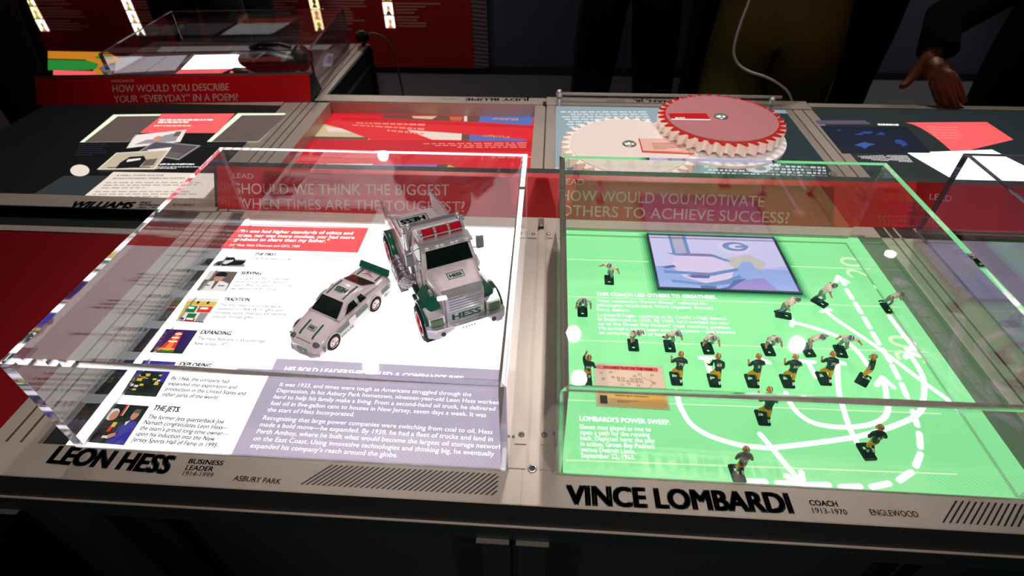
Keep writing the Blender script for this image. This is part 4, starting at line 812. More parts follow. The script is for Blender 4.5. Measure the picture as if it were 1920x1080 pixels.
def footballer(px,rot,pose,team,label,number=None,mir=False,body_rot=0,group=None,base_px=True,slim=1.0,sc=1.0):
    x,y=W(*px); t=thing('football_figurine',label,'figurine',(x,y,.0004),math.radians(rot),group)
    P={k:Vector(v)*.001 for k,v in POSES[pose].items()}
    if mir:
        Q={}
        for k,v in P.items():
            kk=k[:-1]+('R' if k[-1]=='L' else 'L') if k[-1] in 'LR' and len(k)==3 else k
            Q[kk]=Vector((-v.x,v.y,v.z))
        P=Q
    br=Matrix.Rotation(math.radians(body_rot),3,'Z'); P={k:br@v for k,v in P.items()}
    rnd=random.Random(hash((px[0]*7+px[1])))
    for k in ('elL','wrL','haL','elR','wrR','haR'): P[k]=P[k]+Vector((rnd.uniform(-.5,.5),rnd.uniform(-.6,.6),rnd.uniform(-.6,.6)))*.001
    pts=[tuple(P[k]) for k in JN]; ed=[(JN.index(a),JN.index(b)) for a,b in JE]; rad=[JR[k]*.001*slim for k in JN]
    pack=team=='gold'
    mats=[JG,PG,SKN,SHOE,WH,JG,HG] if pack else [JW,PS,SKN,SHOE,SB_,SB_,HS]
    def pick(e,t_,c):
        a,b=JE[e]
        if b in('belly','chest') : return 1 if (b=='belly' and t_<.35) else 0
        if b in('neck','head'): return 2 if b=='head' else 0
        if b[:2]=='sh': return 0
        if b[:2]=='el': return 0 if t_<.8 else (5 if not pack else 0)
        if b[:2]=='wr': return 2 if t_>.45 else (0 if pack else 2)
        if b[:2]=='ha': return 2
        if b[:2]=='hi': return 1
        if b[:2]=='kn': return 1
        if b[:2]=='an': return 1 if t_<.2 else (5 if t_<.55 else 4)
        return 3
    body=skin_mesh('body',pts,ed,rad,t,mats,pick,1)
    # helmet
    h=P['head']; fw=(P['head']-P['neck']); up=Vector((0,0,1)); fwd=br@Vector((0,1,0)); tilt=(h-P['neck']).normalized()
    side=fwd.cross(tilt).normalized(); f2=tilt.cross(side).normalized()*-1; f2=f2 if f2.dot(fwd)>0 else -f2
    m=MB(); nu,nv=16,10; R=[]
    for j in range(nv+1):
        th=PI*.74*j/nv; R.append([tuple(h+tilt*.0004+(side*math.sin(th)*math.cos(2*PI*i/nu)*.0035+f2*math.sin(th)*math.sin(2*PI*i/nu)*.0039+tilt*math.cos(th)*.0037)) for i in range(nu)])
    m.loft(R,HG if pack else HS,True,True,False)
    hm=m.build('helmet',t)
    m=MB()
    for off,mm,wd in ((0,WH,.00045),(.0009,JG if pack else SB_,.00028),(-.0009,JG if pack else SB_,.00028)):
        pts_=[h+tilt*.0004+side*off+(f2*math.sin(a)*.00395+tilt*math.cos(a)*.00375) for a in [(-.8+1.6*k/8)*PI*.62 for k in range(9)]]
        for k in range(8): a,b=pts_[k],pts_[k+1]; m.poly([tuple(a-side*wd),tuple(b-side*wd),tuple(b+side*wd),tuple(a+side*wd)],mm)
    m.build('helmet_stripe',hm)
    m=MB()
    for dz in (-.0012,-.0024): m.tube([tuple(h+side*math.cos(a)*.0031+f2*(math.sin(a)*.0052)+tilt*dz) for a in [PI*k/6 for k in range(7)]],.00028,5,WH if not pack else ALUD)
    m.build('face_mask',hm)
    # base with square hole
    m=MB(); o=[];c=.0018
    for sx,sy,a0 in ((1,1,0),(-1,1,90),(-1,-1,180),(1,-1,270)):
        for k in range(4): a=math.radians(a0+30*k); o.append((sx*(FW-c)+c*math.cos(a),sy*(FD-c)+c*math.sin(a)))
    hy=.0046; hl=[(.0021,hy+.0021),(-.0021,hy+.0021),(-.0021,hy-.0021),(.0021,hy-.0021)]; N=16
    V=[(x_,y_,0) for x_,y_ in o]+[(x_,y_,.0017) for x_,y_ in o]+[(x_,y_,0) for x_,y_ in hl]+[(x_,y_,.0017) for x_,y_ in hl]
    F=[(i,(i+1)%N,N+(i+1)%N,N+i) for i in range(N)]+[(2*N+(i+1)%4,2*N+i,2*N+4+i,2*N+4+(i+1)%4) for i in range(4)]
    for q in range(4):
        for k in range(3): F.append((N+q*4+k,N+q*4+k+1,2*N+4+q)); F.append((q*4+k+1,q*4+k,2*N+q))
        nx=(q+1)%4; F.append((N+q*4+3,N+nx*4,2*N+4+nx,2*N+4+q)); F.append((nx*4,q*4+3,2*N+q,2*N+nx))
    m.add(V,F,BSE); m.build('base',t)
    # numerals on the back
    if number:
        ch=P['chest']; be=P['belly']; upv=(P['neck']-be).normalized(); sd=br@Vector((1,0,0)); nrm=sd.cross(upv).normalized()
        if nrm.dot(fwd)>0: nrm=-nrm
        oo=ch*.62+be*.38+nrm*(.0051 if pack else .0045)-upv*.0014; wd=.0062 if pack else .0045
        m=MB(); put_text(m,number,(0,0),(wd,0),.0037,WH if pack else SB_,0,.05,2,frame=(tuple(oo-sd*wd/2),tuple(sd),tuple(upv),tuple(nrm))); m.build('jersey_number',t)
    if sc!=1: t.scale=(sc,)*3
    return t
gP='gold-helmet players of the miniature football scene'; gL='silver-helmet players of the miniature football scene'
def bc(u,v): return (u,v)
for px,rot,pose,num,mir,br,lab in (
 ((1099,715),2,'reach','86',False,0,'gold-helmet figurine with one arm raised high, leftmost in its line beside the card'),
 ((1267,711),0,'block','78',False,0,'gold-helmet figurine numbered 78, just right of the trading card'),
 ((1338,714.5),0,'lean','63',False,0,'gold-helmet figurine numbered 63, bent forward with bare green around'),
 ((1409,715.5),0,'block','51',False,8,'gold-helmet figurine numbered 51, between figures 63 and 64'),
 ((1475,716),0,'block','64',False,0,'gold-helmet figurine numbered 64, third from the right in the line'),
 ((1543,711),0,'block','75',False,0,'gold-helmet figurine numbered 75, left hand raised, right part of the line'),
 ((1617.5,713),-40,'run','81',True,95,'gold-helmet figurine turned sideways reaching left, right end of the line'),
 ((1427,778.5),0,'block',None,False,0,'gold-helmet figurine crossing the front top edge of the case'),
 ((1620,841),6,'run','31',False,0,'gold-helmet figurine numbered 31, lower right near the dashed curve'),
 ((1379.5,881.5),4,'run','25',False,0,'gold-helmet figurine numbered 25, closest to the name plate')):
    footballer(px,rot,pose,'gold',lab,num,mir,br,gP)
for px,rot,pose,num,mir,br,lab in (
 ((1142,526),178,'spread',None,False,-25,'silver-helmet figurine standing alone left of the video screen'),
 ((1092,585),180,'crouch',None,False,0,'silver-helmet figurine crouching at the left edge of the field'),
 ((1187,648),180,'stride',None,True,15,'silver-helmet figurine at the left of its line, below the paragraph'),
 ((1255,650),180,'stride',None,False,25,'silver-helmet figurine covering the end of the paragraph'),
 ((1326,654),182,'crouch','55',False,0,'silver-helmet figurine crouching above the blocker numbered 63'),
 ((1440,657),182,'crouch','76',True,5,'silver-helmet figurine crouching with an arm down, in mid line'),
 ((1514,659),186,'spread',None,True,30,'silver-helmet figurine with an arm flung left beside the bright reflection'),
 ((1575,660),174,'spread',None,False,-10,'silver-helmet figurine with both arms out, right end of its line'),
 ((1468,592),-104,'stride',None,False,0,'silver-helmet figurine on a sideways base running right'),
 ((1536,568),-140,'spread',None,True,40,'silver-helmet figurine on a turned base near the screen corner'),
 ((1664,579),182,'stride',None,False,40,'silver-helmet figurine farthest right, near the case wall')):
    footballer(px,rot,pose,'silver',lab,num,mir,br,gL)

# ------------------------------------------------------------------ gears under a clear plate
gp=thing('backlit_panel','pale blue-grey panel of small print under the two gears','display panel',(0,0,0))
GB=glow('bluegrey_backlit',(150,168,176),.95); MB().bb((.022,.627,-.02),(.588,1.022,0),GB).build('light_sheet',gp)
dkp=glow('dark_teal_print',(34,50,54),1.); m=MB(); m.flat(quad((1330,300),(1560,300),(1640,345),(1330,345)) if False else [(.30,.63),(.587,.63),(.587,1.0),(.49,1.0),(.36,.72)],.0003,dkp)
m.flat([(.022,.63),(.30,.63),(.25,.66),(.022,.70)],.0003,glow('pale_blue_print',(176,196,204),1.)); tag(m.build('dark_area',gp),'dark teal printed area')
wt=glow('soft_white_print',(215,228,232),1.)
m=MB(); greek(m,quad((1048,208),(1210,208),(1232,246),(1050,246)),8,wt,.0006,.45,2,True); greek(m,quad((1062,249),(1100,249),(1100,253),(1062,253)),1,GLINE,.0006,.8,3)
greek(m,quad((1320,296),(1500,296),(1500,300),(1320,300)),1,wt,.0006,.6,4); greek(m,quad((1412,305),(1503,307),(1503,311.5),(1412,309.5)),1,GLINE,.0006,.8,5)
tag(m.build('small_print',gp),kind='stuff')
m=MB(); q=quad((1320,303),(1545,312),(1550,345),(1318,338)); sh=[]
rnd=random.Random(11)
for r in range(5):
    x=0
    while x<1: w_=rnd.uniform(.02,.05); sh.append((wt if rnd.random()<.75 else cGy,rc(x,r*.2+.03,min(1,x+w_),r*.2+.13))); x+=w_+.012
sh.append((wt,el(.44,.35,.11,.3))); sh.append((cGy,el(.46,.4,.05,.12))); img(m,q,sh,.0006); tag(m.build('photo_print',gp),'black and white picture with rows of stripes')
def gear(px,z0,th,r,nt,layers,label,rot=0):
    x,y=W(*px,z0+th); t=thing('display_gear',label,'gear',(x,y,z0),rot)
    for (zz0,zz1,rr,mm,nm) in layers:
        o=[]
        if nm!='backing_disc' and nm!='face_plate':
            for k in range(nt):
                a=2*PI*k/nt; s=2*PI/nt; o+=[(a,rr*.89),(a+s*.28,rr*.90),(a+s*.60,rr),(a+s*.80,rr)]
        else: o=[(2*PI*k/64,rr) for k in range(64)]
        oy=-.014 if nm=='backing_disc' else 0; m=MB(); m.prism([(R_*math.cos(a),R_*math.sin(a)+oy) for a,R_ in o],zz0,zz1,mm); m.build(nm,t)
    m=MB(); zt_=max(l[1] for l in layers); m.sphere((0,0,zt_),.0135,STEEL,20,8,(1,1,.42),0,PI/2); m.cyl((0,0,zt_),(0,0,zt_+.0008),.0145,.0145,20,ALUD); m.build('hub_cap',t)
    return t,zt_
PK=mat('gear_pink_face',(186,122,124),rough=.25); RG=mat('gear_red',(196,24,24),rough=.3); CRM=mat('gear_cream',(252,240,228),rough=.35,emit=0); WG=mat('gear_white',(255,254,254),rough=.35); CF=mat('gear_cream_face',(236,220,210),rough=.3)
g1,z1=gear((1180,270),.027,.02,.138,36,[(0,.018,.138,CRM,'toothed_disc'),(.018,.020,.121,CF,'face_plate')],'cream toothed gear at left, with a red-edged label')
g2,z2=gear((1352,219),.051,.023,.132,36,[(-.017,-.011,.134,WG,'backing_disc'),(-.002,.019,.130,CRM,'toothed_disc'),(.019,.021,.130,RG,'toothed_disc'),(.021,.023,.114,PK,'face_plate')],'red and pink toothed gear at right, lying over the cream one',.05)
def lay(t,px,z,m,mb,dz=.0006): mb.flat([(a-t.location.x,b-t.location.y) if not t.rotation_euler[2] else tuple((Matrix.Rotation(-t.rotation_euler[2],2)@Vector((a-t.location.x,b-t.location.y)))) for a,b in quad(*px,z=t.location.z+z)],z+dz,m)
m=MB(); lay(g2,((1253,213),(1324,213),(1332,224),(1258,223)),z2,RG,m); lay(g2,((1258,223),(1332,224),(1333,226),(1259,225)),z2,WG,m); m.build('red_label',g2)
m=MB(); lay(g1,((1197,260),(1287,261),(1293,284),(1204,284)),z1,mat('label_pink',(226,180,165),rough=.4),m); lay(g1,((1204,283),(1302,287),(1303,290),(1206,286)),z1,mat('label_orange',(226,66,34),rough=.4),m,.0008)
lay(g1,((1197,260),(1199,260),(1206,286),(1204,286)),z1,RG,m,.0009); m.build('label_card',g1)
m=MB(); q=[(a-g1.location.x,b-g1.location.y) for a,b in quad((1222,268),(1285,268),(1290,281),(1226,281),z=g1.location.z+z1)]; greek(m,q,5,mat('label_print',(205,120,110)),z1+.0012,.35,7); tag(m.build('small_print',g1),kind='stuff')
m=MB(); q=[(a-g2.location.x,b-g2.location.y) for a,b in quad((1264,219),(1312,219),(1314,222),(1266,222),z=g2.location.z+z2)]; greek(m,q,1,WH,z2+.0012,.8,8); tag(m.build('small_print',g2),kind='stuff')
cv=thing('clear_cover_plate','clear acrylic sheet raised on metal studs over the gears','cover plate',(.30,.83,.0))
MB().bb((-.279,-.19,.018),(.283,.222,.023),ACR).build('sheet',cv)
m=MB()
for (a,b) in (((-.279,.2185),(.283,.222)),((-.279,-.19),(.283,-.187))): m.bb((a[0],a[1]+(.0005 if a[1]>0 else -.0005),.0175),(b[0],b[1]+(.0005 if a[1]>0 else -.0005),.0235),ALU)
m.build('polished_edge',cv)
for px in ((1048,197),(1441,212)):
    x,y=W(*px,0); x-=.30; y-=.83; m=MB(); m.cyl((x,y,0),(x,y,.0178),.0055,.0055,16,STEEL); m.cyl((x,y,.0232),(x,y,.033),.0075,.0075,18,STEEL); m.sphere((x,y,.033),.0075,STEEL,16,6,(1,1,.9),0,PI/2); m.build('stud',cv)
for x,y in ((-.25,-.17),(.26,-.17)):
    m=MB(); m.cyl((x,y,0),(x,y,.0178),.0055,.0055,16,STEEL); m.cyl((x,y,.0232),(x,y,.0255),.008,.007,18,STEEL); m.build('stud',cv)

# ------------------------------------------------------------------ red book panel (recessed)
bpn=thing('backlit_panel','recessed red panel with diagonal bands and book covers, upside down from here','display panel',(0,0,0)); ZR=-.03
RB=glow('red_backlit',(206,30,40),1.0,noise=.12,nscale=5); RB2=glow('red_backlit_dark',(182,22,34),1.0,noise=.1,nscale=5)
MB().bb((-.562,.622,-.036),(-.030,YOI-.001,ZR),RB).build('light_sheet',bpn)
m=MB(); m.bb((-.5625,YOI-.002,ZR),(-.029,YOI,0),ALU); m.bb((-.5645,.62,ZR),(-.5625,YOI,0),ALU); m.bb((-.0305,.62,ZR),(-.029,YOI,0),ALU); m.build('recess_wall',bpn)
m=MB(); Zq=ZR+.0004
def fl(px,mm,k=0): m.flat(quad(*px,z=ZR),Zq+k*.0002,mm)
beige=glow('book_beige',(196,172,138),1.); brown=glow('book_brown',(96,66,58),1.); blue=glow('book_blue',(76,100,168),1.); pale=glow('book_pale',(214,196,184),1.); purp=glow('book_purple',(140,104,160),1.); yel=glow('book_yellow',(206,170,60),1.); ora=glow('book_orange',(190,90,50),1.)
def cover(*items):
    global m
    m=MB()
    for px,mm,k in items: fl(px,mm,k)
    m.build('printed_cover',bpn)
cover((((597,233),(612,234),(643,242),(695,262),(577,262),(576,258)),beige,0),(((610,238),(640,241),(660,249),(615,247)),pale,1),(((580,256),(690,258),(690,262),(578,262)),brown,1))
cover((((718,216),(900,218),(897,229),(715,222)),brown,0),(((772,218),(820,218),(810,224),(775,222)),beige,1),(((842,219),(868,219),(865,227),(845,226)),ora,1),(((870,218),(876,218),(876,228),(870,228)),pale,1))
cover((((899,218),(1001,219),(995,236),(896,228)),blue,0)); cover((((763,244),(866,251),(865,263),(810,262)),pale,0),(((866,251),(880,253),(880,264),(865,264)),brown,1)); cover((((880,253),(987,262),(980,268),(876,266)),blue,0))
cover((((598,306),(700,306),(697,320),(590,318)),pale,0),(((575,312),(612,306),(600,320),(566,320)),brown,1)); cover((((703,307),(820,307),(819,321),(699,320)),purp,0)); cover((((820,307),(842,308),(834,321),(818,321)),brown,0),(((842,308),(873,320),(832,320)),yel,1))
m=MB()
def fl2(px,mm): m.flat(quad(*px,z=ZR),Zq+.0008,mm)
fl2(((560,262),(1000,266),(1000,284),(545,282)),RB2); fl2(((545,321),(1000,322),(1000,332),(530,330)),RB2); fl2(((641,222),(1003,236),(1003,240),(641,226)),RB2); m.build('diagonal_band',bpn)
m=MB(); pt=glow('red_panel_print',(232,130,120),1.)
for q,r,s_ in ((((641,229),(798,231),(794,256),(645,240)),3,1),(((790,269),(988,267),(986,279),(790,279)),3,2),(((793,291),(1000,293),(1000,298),(793,296)),1,3),(((934,211),(992,212),(992,215),(934,214)),1,5)):
    greek(m,quad(*q,z=ZR),r,pt,Zq+.0011,.4,s_,True)
tag(m.build('small_print',bpn),kind='stuff')
m=MB(); og=glow('book_gold_print',(205,150,80),1.)
put_text(m,'Blubber',W(971,222.5,ZR),W(922,222,ZR),.016,og,Zq+.001,.01); put_text(m,'Fudge',W(955,256,ZR),W(905,254.5,ZR),.011,og,Zq+.001,.01); put_text(m,'Tiger Eyes',W(790,313,ZR),W(744,313,ZR),.011,yel,Zq+.001,.01)
tag(m.build('lettering',bpn),'gold book-title lettering')

# ------------------------------------------------------------------ black poetry panel (upper left)
wp=thing('backlit_panel','black panel with framed pictures and a cream text box at left','display panel',(0,0,0))
BKG=glow('black_print_panel',(14,18,18),.6); MB().bb((-1.30,FY2+.0345,-.02),(-.682,.992,0),BKG).build('light_sheet',wp)
m=MB(); m.bb((-1.3,.992,-.02),(-.682,1.0195,.0005),ALU); m.build('recess_wall',wp)
CREAM=glow('cream_print',(226,214,200),1.); LITW=glow('green_white_glow',(232,246,214),1.05); BRN=glow('dim_brown_screen',(100,84,80),.9,noise=.15,nscale=30)
m=MB(); m.flat(quad((213,215),(303,214),(241,266),(150,267)),.0003,LITW); m.flat(quad((221,218.5),(303,217.5),(241,266),(158,267)),.0006,BRN); tag(m.build('framed_picture',wp),'dim picture with a lit white border')
m=MB(); m.flat(quad((446,212.5),(536,212.5),(484,265.5),(388,266)),.0003,LITW); m.flat(quad((454,216.5),(536,216),(484,265.5),(397,266)),.0006,BRN); tag(m.build('framed_picture',wp),'dim picture with a lit white border')
m=MB(); m.flat(quad((304,213.5),(440.6,213.2),(408,249.5),(262,249.5)),.0003,SALM); tag(m.build('quote_box',wp),'salmon red box')
m=MB(); greek(m,quad((300,223),(422,223),(415,231),(296,232)),2,GW2,.0006,.5,1); greek(m,quad((290,234),(394,234),(392,238),(288,238)),1,LITW,.0006,.4,2)
greek(m,quad((150,269),(213,269),(196,293),(140,293)),6,GREYT,.0006,.5,3); greek(m,quad((385,269.5),(480,270),(462,277.5),(378,277)),2,GREYT,.0006,.5,4); greek(m,quad((294,312),(378,312),(374,317.5),(291,317.5)),2,cLt,.0006,.5,6)
tag(m.build('small_print',wp),kind='stuff')
m=MB(); put_text(m,'LIFE IN RUTHERFORD.',W(299,309.5),W(364.5,309.5),.006,GW2,.0006,.02); tag(m.build('lettering',wp),'white lettering')
def snap(px,sh,zz): m=MB(); img(m,quad(*px,z=zz),sh,zz); tag(m.build('photo_print',wp),'old sepia photograph')
snap(((253,253),(350,243),(338,266),(237,278)),[(CREAM,SQ),(cLt,rc(.04,.06,.96,.94)),(cGy,[(.1,.8),(.3,.5),(.5,.55),(.6,.3),(.8,.2),(.9,.5),(.9,.9)]),(cSk,el(.5,.5,.08,.2)),(cBr,rc(.8,.1,.92,.5))],.0006)
snap(((290,265),(377,272.6),(335,300),(255,286.6)),[(cGy,SQ),(C('shade',84,76,84),rc(.04,.06,.96,.94)),(cLt,[(.1,.7),(.3,.5),(.5,.3),(.55,.5),(.4,.8)]),(cBr,rc(.5,.6,.9,.9))],.0011)
snap(((218,286.5),(319,280.5),(290,317.5),(181.5,318)),[(CREAM,SQ),(C('sep2',190,176,150),rc(.03,.05,.97,.95)),(cK,[(.3,.95),(.28,.6),(.35,.3),(.6,.28),(.7,.5),(.7,.9)]),(cLt,[(.36,.45),(.58,.4),(.6,.5),(.38,.6)]),(cBr,[(.7,.5),(.9,.45),(.92,.8),(.72,.85)]),(cK,rc(.15,.88,.9,.92))],.0016)
m=MB(); m.flat(quad((213,322.5),(420,325.5),(378,371.5),(150.5,374)),.0003,CREAM); m.build('text_box',wp)
m=MB(); DT=glow('dark_text_print',(60,58,56),1.)
put_text(m,'A SMALL-TOWN DOCTOR',W(217,330.5),W(306,330.5),.0062,DT,.0006,.015); put_text(m,'REVOLUTIONIZED AMERICAN POETRY.',W(210.5,336.3),W(347,336),.0062,DT,.0006,.015); tag(m.build('lettering',wp),'dark capital lettering')
m=MB(); gt=glow('beige_text_print',(168,158,150),1.); greek(m,quad((200,340.5),(395,340.5),(384,354),(188,355.5)),3,gt,.0006,.4,9); greek(m,quad((180,357.5),(370,357.5),(360,371),(168,372)),3,gt,.0006,.4,10); tag(m.build('small_print',wp),kind='stuff')
m=MB(); m.flat([W(150+18*math.cos(a),320+11*math.sin(a)) for a in [2*PI*k/20 for k in range(20)]],.0006,CREAM); m.flat(quad((120,330),(205,330),(160,366),(60,366)),.0005,C('dim',46,50,52)); tag(m.build('photo_print',wp),'dim grey picture with a white patch')

# ------------------------------------------------------------------ left neighbour panel (dark red)
lp=thing('backlit_panel','dark red unlit panel at the far left edge','display panel',(0,0,0)); DR=mat('dark_red_print',(112,12,16),rough=.3,noise=.15,nscale=4)
MB().bb((-1.25,0,-.02),(-.646,.42,-.002),DR).build('light_sheet',lp)
m=MB(); m.bb((-1.25,.42,-.03),(-.646,.436,0),ALU); m.bb((-1.25,.436,-.05),(-.646,FY2-.01,-.018),CHAR); m.build('cross_bar',lp)

# ------------------------------------------------------------------ right: fish screen panel
rpn=thing('backlit_panel','black panel with white text at upper right, around the fish screen','display panel',(0,0,0))
BKT=glow('black_teal_print',(30,38,40),1.); MB().bb((.657,.63,-.02),(1.3,1.04,0),BKT).build('light_sheet',rpn)
m=MB(); m.bb((.6555,1.04,-.02),(1.3,1.062,.002),ALU); m.build('recess_wall',rpn)
m=MB(); m.flat(quad((1529,226),(1622,226),(1633,233),(1534,233)),.0004,C('violet',84,74,96)); m.build('picture_strip',rpn)
m=MB(); m.flat(quad((1701,286.7),(1860,281),(2000,350),(1786,336)),.0004,GWHITE); tag(m.build('lit_area',rpn),'bare white glowing area')
m=MB(); P=[W(1698,230),W(1850,229),W(1900,262),W(1800,286)]+[W(1698+72*t_,230+ (41)*t_**1.5) for t_ in (1.2,1,.8,.6,.4,.2)]; m.flat(P,.0004,SALM); tag(m.build('quote_area',rpn),'salmon red curved area')
m=MB(); greek(m,quad((1626,232),(1684,233),(1685,236),(1627,235)),1,GW2,.0006,.9,2,True); greek(m,quad((1655,291),(1700,291.5),(1712,305),(1667,303)),6,cLt,.0006,.45,3,True); greek(m,quad((1604,293),(1655,291),(1667,303),(1604,299)),4,cLt,.0006,.4,5,True); greek(m,quad((1717,350),(1755,352),(1757,355),(1718,353)),1,cLt,.0006,.8,4)
greek(m,quad((1735,236),(1800,237),(1822,262),(1758,262)),5,pt,.0007,.4,12)
tag(m.build('small_print',rpn),kind='stuff')
fs=thing('fish_screen','dark blue screen with glowing blue fish at upper right','screen',(0,0,0.0006))
MB().flat(quad((1541,238),(1697,239),(1745,287.5),(1581,286)),0,glow('deep_blue_screen',(10,18,40),1.,noise=.5,nscale=9)).build('display',fs)
m=MB(); m.add([(x,y,-.0003) for x,y in quad((1537,236),(1700,237),(1750,290),(1579,288))],[(0,3,2,1)],BLACK); m.build('bezel',fs)
fb=glow('fish_blue',(34,62,128),1.); fb2=glow('fish_pale_blue',(48,82,150),1.)
def fish(px,mm):
    m=MB(); m.flat([W(u,v) for u,v in px],.0002,mm); m.build('fish_image',fs)
fish([(1602,273),(1615,268),(1622,267),(1628,269),(1642,271),(1628,275),(1621,280),(1616,276)],fb2); fish([(1676,263),(1688,262),(1697,266),(1702,272),(1692,276),(1689,271),(1680,270)],fb)
fish([(1600,253),(1612,250),(1620,247),(1636,247),(1634,251),(1618,252),(1614,254)],fb); fish([(1642,253),(1652,248),(1660,252),(1658,254)],fb); fish([(1570,244),(1576,243),(1576,246),(1571,246)],fb)
# neighbour panel under the right-hand case; glow added to brighten the case rim
op=thing('backlit_panel','dim lilac-grey panel under the right-hand clear case','display panel',(0,0,0)); MB().bb((.668,0,-.02),(1.3,.476,0),glow('lilac_grey_glow',(112,106,124),.9)).build('light_sheet',op)

# ------------------------------------------------------------------ upper-left row behind the poem header
ep=thing('backlit_panel','glowing panel behind the poem header under the shallow case','display panel',(0,0,0))
MB().bb((-1.32,Y2+.11,-.02),(-.66,1.5,0),glow('dusky_print',(74,50,54),.8)).build('light_sheet',ep)
def epart(name,px,mm,z,label=None):
    m=MB(); m.flat([W(*p) for p in px],z,mm); o=m.build(name,ep)
    if label: o['label']=label
epart('text_area',((217,108),(352,103),(330,131),(212,137)),glow('grey_print',(160,150,156),.9),.0004,'grey lavender area')
epart('lit_area',((366,103),(470,101),(462,128),(340,130)),GWHITE,.0005,'bare white glowing area')
epart('quote_area',((338,131),(462,129),(455,143),(320,145)),SALM,.0006,'salmon red band')
epart('grey_band',((300,88),(620,84),(610,93),(290,98)),glow('grey_print_dim',(120,116,116),.8),.0004)
m=MB(); z=.0005; og_=glow('map_orange',(196,122,30),1.); gr_=glow('map_green',(38,130,52),1.); gy_=glow('map_grey',(108,100,112),.9)
m.flat([W(u,v) for u,v in ((90,96),(200,98),(230,112),(206,118),(186,128),(196,142),(170,140),(180,124),(160,112),(90,110))],z,og_); m.flat([W(u,v) for u,v in ((90,112),(165,114),(185,120),(182,129),(165,132),(90,132))],z+.0002,gr_)
m.flat([W(200+12*math.cos(a),129+7*math.sin(a)) for a in [2*PI*k/16 for k in range(16)]],z+.0003,gy_); m.flat([W(u,v) for u,v in ((176,106),(206,104),(212,110),(184,111))],z+.0002,gr_); m.flat([W(u,v) for u,v in ((100,132),(180,134),(178,141),(100,141))],z+.0001,SALM)
m.build('map_print',ep)
et=thing('end_table_frame','aluminium frame of the table section at upper left, open side towards the centre','table frame',(0,0,0))
rail_y(-.648,-.588,Y2+.04,1.5,[-.628,-.607],0,et); rail_y(-1.32,-.648,1.44,1.5,[],0,et,'end_bar',.03)
m=MB(); m.bb((-.589,1.07,-.34),(-.583,1.5,-.002),CHAR); m.bb((-.592,1.07,-.06),(-.5815,1.5,-.05),ALUD); m.bb((-.64,1.47,FZ),(-.58,1.5,-.01),CHAR); m.bb((-1.32,1.1,FZ),(-1.26,1.5,-.03),CHAR); m.bb((-1.26,1.12,FZ),(-.66,1.46,-.06),blackp); m.build('side_panel',et)

# dark bag-like exhibit
LEA=mat('black_leather',(16,22,22),rough=.35,bump=.5,nscale=120)
bx,by=W(524,140,0)
bg=thing('doctor_bag','black bulky leather bag lying under the shallow clear case','bag',(bx,by,.0007),.03)
m=MB(); R=[]
for k in range(11):
    t_=k/10; x=-.085+.172*t_; e=(math.sin(PI*min(.97,max(.03,t_*.94+.03))))**.35; hgt=.038+.006*math.sin(t_*5)
    R.append([(x,.045*e*math.cos(a),.0365+hgt*.92*e*math.sin(a)) for a in [2*PI*j/16 for j in range(16)]])
m.loft(R,LEA,True); m.build('body',bg)
m=MB(); m.sphere((.072,.01,.042),.034,LEA,14,9,(.75,1.1,1.05)); m.build('end_flap',bg)
m=MB(); m.sphere((-.072,-.015,.046),.022,LEA,14,8,(1.1,1,.9)); m.build('end_flap',bg)
m=MB(); m.tube([(-.07,-.035,.016),(-.098,-.045,.018),(-.125,-.05,.012),(-.15,-.055,.008),(-.165,-.06,.005)],[.015,.017,.014,.009,.004],10,LEA); m.build('strap',bg)
m=MB(); m.tube([(-.062,0,.072),(-.03,-.004,.083),(.025,-.004,.084),(.055,0,.074)],.006,8,LEA); m.build('handle',bg)
m=MB(); m.box((-.07,-.03,.068),(.03,.009,.003),STEEL); m.build('clasp',bg)
m=MB(); m.box((-.04,-.044,.052),(.005,.003,.011),ORNG); m.build('buckle',bg)
m=MB(); m.sphere((-.104,-.058,.026),.005,SALM,8,6); m.build('stud',bg)
# little tag on the right of that case
m=MB(); m.add([(0,0,.001),(.03,0,.001),(.033,.02,.012),(.028,.045,.024),(.0,.045,.024),(-.004,.02,.012)],[(0,1,2,3,4,5)],mat('card_white_violet',(205,200,222),rough=.4)); m.add([(.008,.012,.0085),(.022,.012,.0085),(.021,.036,.0205),(.009,.036,.0205)],[(0,1,2,3)],mat('tag_print',(120,110,170)))
o=m.build('small_card',None,(W(602,127)[0],W(602,127)[1],.002)); tag(o,'small white and violet card standing right of the black bag','card')

# ------------------------------------------------------------------ cables
CAB=mat('grey_cable',(150,142,140),rough=.4)
def cable(pts,r,label,kids=None):
    m=MB(); P=[Vector(p) for p in pts]; out=[]
    for i in range(len(P)-1):
        p0=P[max(i-1,0)];p1=P[i];p2=P[i+1];p3=P[min(i+2,len(P)-1)]
        for k in range(8):
            t=k/8; out.append(.5*((2*p1)+(p2-p0)*t+(2*p0-5*p1+4*p2-p3)*t*t+(3*p1-p0-3*p2+p3)*t**3))
    out.append(P[-1]); m.tube(out,r,8,CAB); o=m.build('cable',None); tag(o,label,'cable'); return o
yc=1.49
cable([WY(678,82,yc-.02),WY(688,66,yc),WY(703,63,yc),WY(722,72,yc+.01),WY(737,97,yc+.02),WY(747,135,yc+.02),WY(755,172,yc+.02),WY(760,215,yc+.0),WY(764,300,yc-.05)],.0032,'grey cable arching from the black knob at the end of the upper-left table')
cable([WY(1416,-60,1.25),WY(1405,0,1.22),WY(1392,35,1.2),WY(1380,72,1.18),WY(1376,100,1.17),WY(1386,122,1.16),WY(1407,135,1.15),WY(1432,143,1.14),WY(1458,156,1.12),WY(1477,172,1.1),WY(1485,190,1.09),WY(1487,203,1.07)],.0034,'grey cable snaking down to the far table edge behind the red gear')
x,y,z=WY(679,68,yc); kb=thing('black_knob','round black knob at the far corner of the upper-left table','knob',(x,y,.0))
